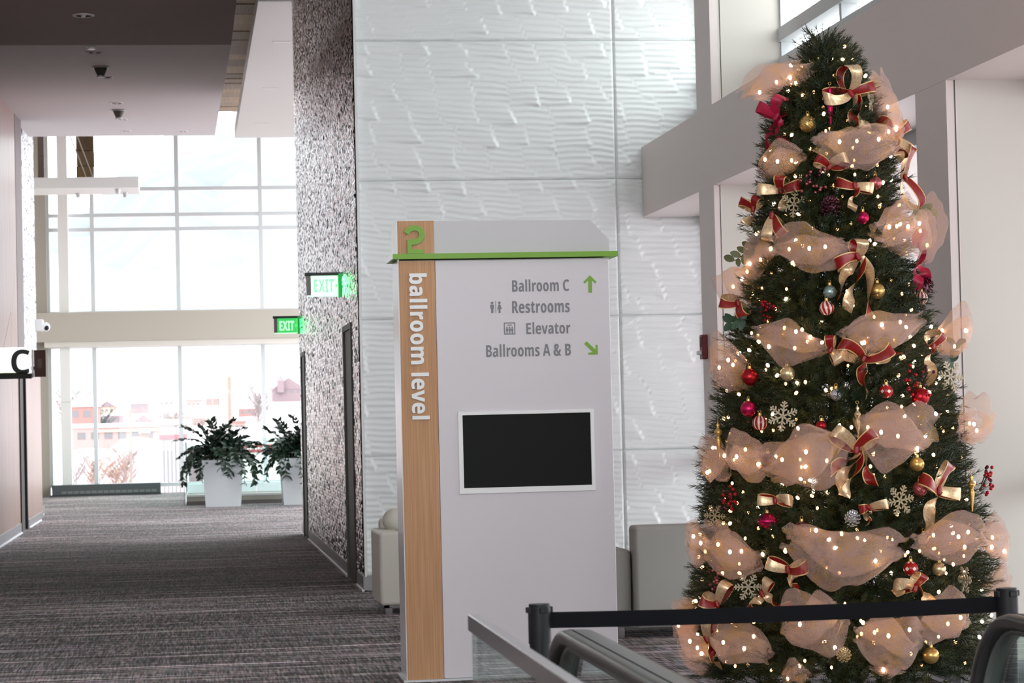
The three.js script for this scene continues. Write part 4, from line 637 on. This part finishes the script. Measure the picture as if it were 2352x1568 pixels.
function loopOf(a, L, bulge, w, tw) { const c = [], d = [], dir = V(Math.cos(a), Math.sin(a), 0), pr = V(-Math.sin(a), Math.cos(a), 0); for (let i = 0; i <= 26; i++) { const t = i / 26, k = (1 - Math.cos(2 * Math.PI * t)) / 2; c.push(dir.clone().multiplyScalar(L * Math.pow(k, 0.8)).add(V(0, 0, bulge * Math.sin(2 * Math.PI * t) * (0.6 + 0.4 * k) + 0.02 * k)).addScaledVector(pr, tw * L * 0.25 * Math.sin(2 * Math.PI * t))); d.push(pr.clone().add(V(0, 0, tw * (1.3 - 2.4 * t)))); } return strip(c, d, w, (t) => 0.4 + 0.6 * Math.pow(Math.sin(Math.PI * t), 0.7)); }
function tailOf(a, L, w, wav, ph) { const c = [], d = [], dir = V(Math.cos(a), Math.sin(a), 0), pr = V(-Math.sin(a), Math.cos(a), 0); for (let i = 0; i <= 24; i++) { const t = i / 24; c.push(dir.clone().multiplyScalar(L * t).add(V(0, 0, 0.015 + wav * Math.sin(t * 8 + ph) * t)).addScaledVector(pr, 0.12 * L * Math.sin(t * 4 + ph))); d.push(pr.clone().multiplyScalar(Math.cos(t * 2.6 + ph) * 0.75 + 0.35).add(V(0, 0, Math.sin(t * 2.6 + ph)))); } return strip(c, d, w, (t) => 0.5 + 0.5 * Math.min(1, t * 4)); }
{
  const bows = [ // height, azimuth, outward, size, loops [angle, length], tails [angle, length], what
    [3.14, 10, 0.05, 1, [[95, 0.12, 1], [15, 0.11, 0], [190, 0.13, 1]], [[-62, 0.2, 0], [-80, 0.17, 1]], 'full bow near the treetop with two tails'],
    [3.05, -78, 0.04, 1, [[150, 0.10, 0, 1], [60, 0.09, 0, 1]], [[-105, 0.16, 0], [-75, 0.14, 0]], 'crimson bow at the left edge under the top puff', 1],
    [2.76, -15, 0.05, 0.85, [[20, 0.1, 1], [150, 0.08, 0]], [], 'small bow tucked under the broad front puff'], [2.66, 3, 0.05, 0.9, [[170, 0.09, 0], [-10, 0.09, 1]], [[-95, 0.13, 0]], 'red bow with one short tail below the broad front puff'],
    [2.66, -56, 0.04, 1, [[10, 0.09, 0], [175, 0.1, 1], [80, 0.06, 0]], [[-70, 0.1, 0]], 'bow at the left by the frosted berry spray'], [2.53, -60, 0.05, 1, [[-100, 0.11, 1], [-60, 0.1, 0]], [], 'hanging gold faced loop above the leaf spray'],
    [2.3, 0, 0.07, 1.05, [[85, 0.07, 1], [200, 0.1, 0]], [[-97, 0.25, 0], [-75, 0.27, 1], [-115, 0.2, 0]], 'long tailed bow right of the oval front puff'],
    [2.36, 60, 0.06, 0.95, [[80, 0.08, 0, 1]], [[-95, 0.22, 0], [-75, 0.18, 0]], 'bright pink ribbon hanging by the right edge', 1],
    [2.92, 62, 0.06, 1, [[140, 0.12, 0], [40, 0.1, 0], [-40, 0.1, 1]], [[-80, 0.1, 0]], 'red looped bow on the right edge beside the small puff'], [2.72, 64, 0.06, 0.9, [[70, 0.16, 0], [-60, 0.17, 0]], [], 'open red curl standing off the right edge'],
    [1.79, -2, 0.06, 1, [[25, 0.13, 0], [150, 0.12, 0]], [[-85, 0.17, 1], [10, 0.17, 0]], 'red bow in the middle, under the two long puffs'], [1.84, -17, 0.06, 0.85, [[90, 0.07, 0], [-60, 0.08, 1]], [], 'small knot at the tip of the long left puff'],
    [1.35, -8, 0.08, 1.05, [[140, 0.12, 1], [40, 0.1, 0]], [[-100, 0.21, 0], [-60, 0.17, 1], [-135, 0.15, 1], [-112, 0.19, 0]], 'large middle bow with striped tails under the domed puff'], [1.14, 26, 0.06, 1.05, [[60, 0.12, 0], [150, 0.1, 0], [-10, 0.1, 1]], [[-110, 0.22, 0]], 'looped red bow right of the textured red ball'],
    [1.11, -40, 0.05, 0.85, [[175, 0.09, 1], [0, 0.09, 1]], [], 'flat gold bow above the pink barrel ornament'], [1.07, -4, 0.05, 0.8, [[10, 0.1, 1], [190, 0.05, 0]], [[-90, 0.09, 0]], 'small red bow above the silver cone'],
    [0.78, -34, 0.06, 0.95, [[10, 0.09, 0], [160, 0.1, 1]], [[-60, 0.1, 0]], 'bow between the two lowest left puffs'], [0.68, 11, 0.06, 0.95, [[170, 0.1, 1], [60, 0.07, 0]], [[-30, 0.14, 0], [-170, 0.1, 1]], 'bow just above the black belt on the right'], [0.66, -44, 0.05, 0.9, [[60, 0.08, 1]], [[-130, 0.13, 0], [-20, 0.17, 0]], 'trailing red ribbon above the black belt at left'],
    [2.1, -84, 0.06, 0.9, [[170, 0.09, 0], [-60, 0.08, 0]], [], 'red and white curl on the left edge below the hanging puff'], [2.58, -84, 0.06, 0.85, [[150, 0.08, 0], [60, 0.07, 0]], [[-110, 0.1, 0]], 'red curl on the left edge above the leaf spray'], [0.6, -66, 0.05, 0.9, [[60, 0.12, 1], [160, 0.08, 0]], [], 'gold lined loop at lower left touching the belt line'],
    [1.85, 42, 0.05, 0.9, [[60, 0.08, 0]], [[-100, 0.2, 0]], 'red tail hanging beside the right long puff'], [0.42, -72, 0.05, 1.0, [[80, 0.1, 1], [-30, 0.1, 1]], [[-60, 0.14, 1]], 'gold gauze bow low on the left under the belt'],
  ];
  bows.forEach(([h, az, out, s, loops, tails, what, mag], i) => {
    reseed(300 + i); const o = put(thing('ribbon_bow', what.startsWith('bright') || what.startsWith('crimson') ? what + ', on the tree' : 'red and gold ribbon ' + what, 'bow', [0, 0, 0], 0, 'ribbon bows on the tree'), onTree(h, az, out));
    if (Math.abs(az) > 55) o.rotateY(-az * 0.5 * D2R);
    loops.forEach(([a, L, fl]) => ribPart('loop', loopOf(a * D2R, L * s * 1.15, rr(0.045, 0.065) * s, 0.062 * s, rr(-0.7, 0.7)), o, fl, mag)); tails.forEach(([a, L, fl]) => ribPart('tail', tailOf(a * D2R, L * s * 1.05, 0.056 * s, 0.03, rr(0, 3)), o, fl, mag));
    const k = new THREE.CapsuleGeometry(0.0115 * s, 0.022 * s, 4, 10); k.scale(1.1, 1, 0.8); k.rotateZ(rr(-0.6, 0.6)); k.translate(0, 0, 0.02); part('knot', k, mag ? RIB.mag : RIB.red, o);
  });
}
// ornaments
{
  const mt = (r, g, b, o = {}) => std(new THREE.Color().setRGB(r, g, b), { roughness: 0.28, metalness: 0.75, ...o });
  const stripes = (a, b, n, tw) => std(0xffffff, { roughness: 0.25, metalness: 0.1, map: tex(256, 128, (x, y) => ((((x / 256 * n + (tw ? y / 128 * tw : 0)) % 1) + 1) % 1 < 0.5 ? a : b)) });
  const dots = std(0xffffff, { roughness: 0.3, map: tex(256, 128, (x, y) => { const u = (x / 256 * 6) % 1 - 0.5, v = (y / 128 * 3) % 1 - 0.5; return Math.abs(u) + Math.abs(v) < 0.3 ? [236, 226, 214] : [170, 16, 22]; }) });
  const mats = { gold: mt(0.62, 0.40, 0.13), pale: mt(0.72, 0.58, 0.34), red: mt(0.40, 0.012, 0.02), magenta: mt(0.52, 0.01, 0.09), dark: mt(0.10, 0.03, 0.045), silver: mt(0.62, 0.63, 0.66), teal: mt(0.30, 0.42, 0.42), rose: mt(0.45, 0.12, 0.13), candy: stripes([176, 22, 24], [230, 220, 208], 9, 1.2), band: stripes([222, 214, 204], [150, 24, 26], 10, 0), dots };
  const ball = (r, kind) => { const g = new THREE.SphereGeometry(r, 36, 24); const p = g.attributes.position; if (kind) for (let i = 0; i < p.count; i++) { const v = V().fromBufferAttribute(p, i), a = Math.atan2(v.z, v.x), b = Math.acos(Math.max(-1, Math.min(1, v.y / r))); let k = 1; if (kind === 'rib') k = 1 + 0.05 * Math.cos(a * 12) * Math.sin(b); if (kind === 'ring') k = 1 + 0.045 * Math.cos(b * 22); if (kind === 'bump') k = 1 + 0.05 * Math.sin(a * 12) * Math.sin(b * 14); if (kind === 'barrel') { k = (1 + 0.04 * Math.cos(a * 16)) * (1.15 - 0.25 * Math.abs(v.y) / r); } v.multiplyScalar(k); p.setXYZ(i, v.x, v.y, v.z); } g.computeVertexNormals(); return g; };
  const list = [
    [2.99, -36, 0.042, 'gold', 'bump', 'gold textured ball under the crimson bow'], [2.5, 9, 0.032, 'magenta', 0, 'magenta ball above the gap between two front puffs'], [2.05, -19, 0.037, 'candy', 0, 'red and white striped ball right below the oval puff'], [2.13, 13, 0.04, 'gold', 'ring', 'gold ringed ball right of the long tailed bow'], [2.1, 56, 0.034, 'band', 'ring', 'white and red ringed ball at the right edge, under the pink ribbon'], [2.13, -17, 0.034, 'teal', 0, 'silvery ball in shadow above the striped ball'],
    [1.72, -62, 0.043, 'red', 0, 'matte red ball beside the tall left puff'], [1.73, -39, 0.037, 'pale', 0, 'plain pale gold ball under the long left puff'], [1.62, -15, 0.03, 'silver', 'ring', 'silver ringed ball in the middle of the tree'], [1.56, -60, 0.04, 'magenta', 0, 'magenta ball lower left of the matte red one'], [1.49, -52, 0.038, 'band', 'rib', 'red striped ball behind the big gold snowflake'], [1.63, 9, 0.034, 'dots', 0, 'red ball with white diamonds right of the middle'], [1.6, 28, 0.046, 'red', 0, 'large shiny red ball by the red berries'],
    [1.01, -45, 0.042, 'magenta', 'barrel', 'ribbed pink barrel ornament above the lower left puff'], [0.97, -30, 0.04, 'dark', 'bump', 'dark plum ball right of the pink barrel ornament'], [0.77, 12, 0.036, 'dots', 0, 'red and white patterned ball under the wide pale puff'], [0.76, 25, 0.034, 'pale', 0, 'gold ball hanging at lower right above the belt'], [0.35, 18, 0.041, 'gold', 0, 'shiny gold ball hanging lowest, near the right handrail'], [1.27, 20, 0.036, 'gold', 0, 'gold ball right of the domed puff'], [1.15, 20, 0.037, 'rose', 'bump', 'rose coloured knobbly ball left of the looped red bow'], [0.91, 19, 0.026, 'gold', 0, 'tiny gold ball on the wide pale puff'], [1.47, -22, 0.026, 'red', 0, 'small bright red ball just above the twisted puff'], [2.68, 25, 0.034, 'rose', 0, 'rose ball at the right beneath the red looped bow'], [1.3, -46, 0.04, 'dark', 0, 'dark ball between the round puff and the twisted puff'], [0.3, 62, 0.034, 'magenta', 0, 'pink ball low at the right, seen through the escalator glass'],
  ];
  const cap = cyl(0.010, 0.009, 0.014, 0, 0, 0, 14), ring = new THREE.TorusGeometry(0.007, 0.0012, 6, 14);
  list.forEach(([h, az, r, m, kind, what]) => { const o = put(thing('bauble', what, 'ornament', [0, 0, 0], 0, 'baubles on the tree'), onTree(h, az, 0.025)); part('ball', ball(r, kind), mats[m], o); const cp = part('cap', cap.clone().translate(0, r - 0.003, 0), mats.gold, o); part('ring', ring.clone().translate(0, r + 0.017, 0), mats.gold, cp); });
  // drop finials
  const fin = (k) => new THREE.LatheGeometry([[0, -0.105], [0.004, -0.1], [0.010, -0.05], [0.017, -0.005], [0.012, 0.008], [0.008, 0.016], [0.021, 0.034], [0.022, 0.044], [0.010, 0.058], [0.006, 0.066], [0.012, 0.076], [0.004, 0.088], [0, 0.105]].map(([a, b]) => new THREE.Vector2(a * k, b * k)), 24);
  for (const [h, az, k, m, what, out] of [[3.08, -12, 1.0, 'magenta', 'slim pink drop ornament under the treetop', 0.03], [1.41, -76, 0.95, 'gold', 'gold drop ornament at the left edge', 0.06], [1.12, 55, 0.95, 'gold', 'gold drop ornament at the right edge, beside the looped red bow', 0.04], [1.49, -6, 0.8, 'pale', 'pale gold drop ornament left of the domed puff', 0.04]]) { const o = put(thing('drop_ornament', what, 'ornament', [0, 0, 0], 0, 'drop ornaments'), onTree(h, az, out)); part('drop', fin(k), mats[m], o); part('ring', ring.clone().translate(0, 0.112 * k, 0), mats.gold, o); }
  // snowflakes
  const flake = (r) => { const gs = []; for (let i = 0; i < 6; i++) { const a = i * Math.PI / 3, d = (u, s, b) => [Math.cos(a) * u * r + Math.cos(a + b) * s * r, Math.sin(a) * u * r + Math.sin(a + b) * s * r]; const P = [stroke([[0, 0], d(1, 0, 0)], r * 0.11)]; for (const [u, l] of [[0.34, 0.26], [0.58, 0.3], [0.8, 0.2]]) for (const s of [-1, 1]) P.push(stroke([d(u, 0, 0), d(u, l, s * Math.PI / 3.2)], r * 0.095)); for (const q of P) gs.push(extr(q, 0.004)); } return gs; };
  const glit = mt(0.36, 0.29, 0.17, { roughness: 0.6, metalness: 0.3 }), frost = mt(0.44, 0.38, 0.27, { roughness: 0.6, metalness: 0.3 });
  for (const [h, az, r, m, what, ry] of [[3.13, 40, 0.082, frost, 'pale snowflake beside the bow near the treetop', 0.4], [2.58, -42, 0.07, glit, 'gold snowflake left of the dark pine cone', 0.5], [1.52, -39, 0.076, frost, 'large pale gold snowflake above the twisted puff', 0.5], [1.7, 55, 0.082, frost, 'pale snowflake at the right edge by the red berries', -0.6], [1.1, 9, 0.078, glit, 'gold snowflake left of the rose knobbly ball', 0.1], [0.69, -51, 0.07, frost, 'pale snowflake at lower left above the belt', 0.8], [0.7, 36, 0.07, frost, 'white snowflake turned sideways at lower right', 1.1], [1.03, -73, 0.06, glit, 'dim gold snowflake at the left edge above the sofa', 0.6]]) { const o = put(thing('snowflake', what, 'ornament', [0, 0, 0], 0, 'snowflake ornaments'), onTree(h, az, 0.05)); o.rotateY(ry); o.rotateZ(h * 3); const g = flake(r); part('crystal', g, m, o); }
  // pine cones
  const cone = (r) => { const gs = [new THREE.SphereGeometry(r * 0.7, 12, 8)]; for (let i = 0; i < 70; i++) { const u = i / 70, a = i * 2.4, b = Math.PI * (0.06 + 0.88 * u), g = new THREE.SphereGeometry(r * 0.2, 6, 4); g.scale(1, 0.45, 1.2); g.rotateX(-0.4); g.translate(0, 0, r * 0.95 * Math.sin(b)); g.rotateY(a); g.translate(0, r * 1.2 * Math.cos(b), 0); gs.push(g); } return gs; };
  for (const [h, az, r, m, what] of [[2.56, -15, 0.046, mats.dark, 'large dark pine cone in the upper middle'], [1.02, -10, 0.036, mats.silver, 'silvery pine cone above the widest puff'], [0.37, -15, 0.033, mats.pale, 'frosted pine cone under the black belt'], [2.16, 62, 0.05, mats.dark, 'dark pine cone at the right edge by the pink ribbon']]) { const o = put(thing('pine_cone', what, 'ornament', [0, 0, 0], 0, 'pine cones on the tree'), onTree(h, az, 0.03)); o.rotateX(1.0); part('scales', cone(r), m, o); }
  // berry sprays and leaf sprays
  const berry = new THREE.SphereGeometry(0.009, 10, 8), stem = std(0x2a1a10);
  [[2.69, -28, 0.09, mats.rose, 'frosted berry spray right of the upper left puff', 0.04], [1.68, 24, 0.12, mats.red, 'thick red berry spray beside the pale right snowflake', 0.05], [1.17, 66, 0.10, mats.red, 'red berry spray poking out at the right edge', 0.09], [0.72, -70, 0.10, mats.rose, 'berry spray at lower left beside the pale snowflake', 0.03], [2.05, -56, 0.07, mats.red, 'small red berry spray above the long left puff', 0.03], [1.12, -66, 0.08, mats.red, 'red berry spray at the left above the broad low puff', 0.03]].forEach(([h, az, s, m, what, out], k) => {
    reseed(600 + k); const o = put(thing('berry_spray', what, 'berry spray', [0, 0, 0], 0, 'berry sprays on the tree'), onTree(h, az, out)), st = [];
    for (let i = 0; i < 22; i++) { const p = V(rr(-1, 1), rr(-0.9, 0.9), rr(0, 0.5)).multiplyScalar(s * 0.8), b = part('berry', berry, i % 4 ? m : mats.dark, o); b.position.copy(p); st.push(bar(V(p.x * 0.2, -s * 0.5, -0.03), p, 0.0012, 3)); } part('stem', st, stem, o);
  });
  const leafG = (() => { const s = new THREE.Shape(); s.moveTo(0, 0); s.bezierCurveTo(0.022, 0.012, 0.02, 0.045, 0, 0.055); s.bezierCurveTo(-0.02, 0.045, -0.022, 0.012, 0, 0); const g = new THREE.ShapeGeometry(s, 6); const p = g.attributes.position; for (let i = 0; i < p.count; i++) p.setZ(i, Math.abs(p.getX(i)) * 0.45); g.computeVertexNormals(); return g; })();
  [[2.43, -74, 0.14, [0.10, 0.11, 0.035], 'olive leaf spray drooping at the left edge', 215, 0.2], [2.5, 64, 0.10, [0.06, 0.14, 0.03], 'green leaf twig sticking out at the right edge', 20, 0.17], [1.7, 66, 0.10, [0.02, 0.06, 0.035], 'dark star leaved twig standing out at the right edge', 70, 0.18], [2.02, -76, 0.05, [0.02, 0.06, 0.03], 'dark leaf twig at the left edge above the tall puff', 190, 0.12]].forEach(([h, az, out, c, what, ang, L], k) => {
    reseed(700 + k); const o = put(thing('leaf_spray', what, 'leaf spray', [0, 0, 0], 0, 'leaf sprays on the tree'), onTree(h, az, 0.0)); o.rotateY(-az * 0.8 * D2R); const a = ang * D2R, m = std(new THREE.Color().setRGB(...c), { side: THREE.DoubleSide, roughness: 0.5 }), e = V(Math.cos(a) * L, Math.sin(a) * L, 0.02); part('twig', bar(V(0, 0, -0.03), e, 0.0022, 5), stem, o);
    for (let i = 0; i < 9; i++) { const u = 0.25 + 0.75 * i / 8, l = part('leaf', leafG, m, o); l.position.copy(e).multiplyScalar(u); l.rotation.set(rr(-0.4, 0.4), rr(-0.5, 0.5), a - Math.PI / 2 + (i % 2 ? 1 : -1) * rr(0.5, 1.1)); l.scale.setScalar(rr(0.8, 1.2)); }
  });
}

scene.traverse((o) => { if (o.isMesh) { o.receiveShadow = true; } });
renderer.render(scene, camera);
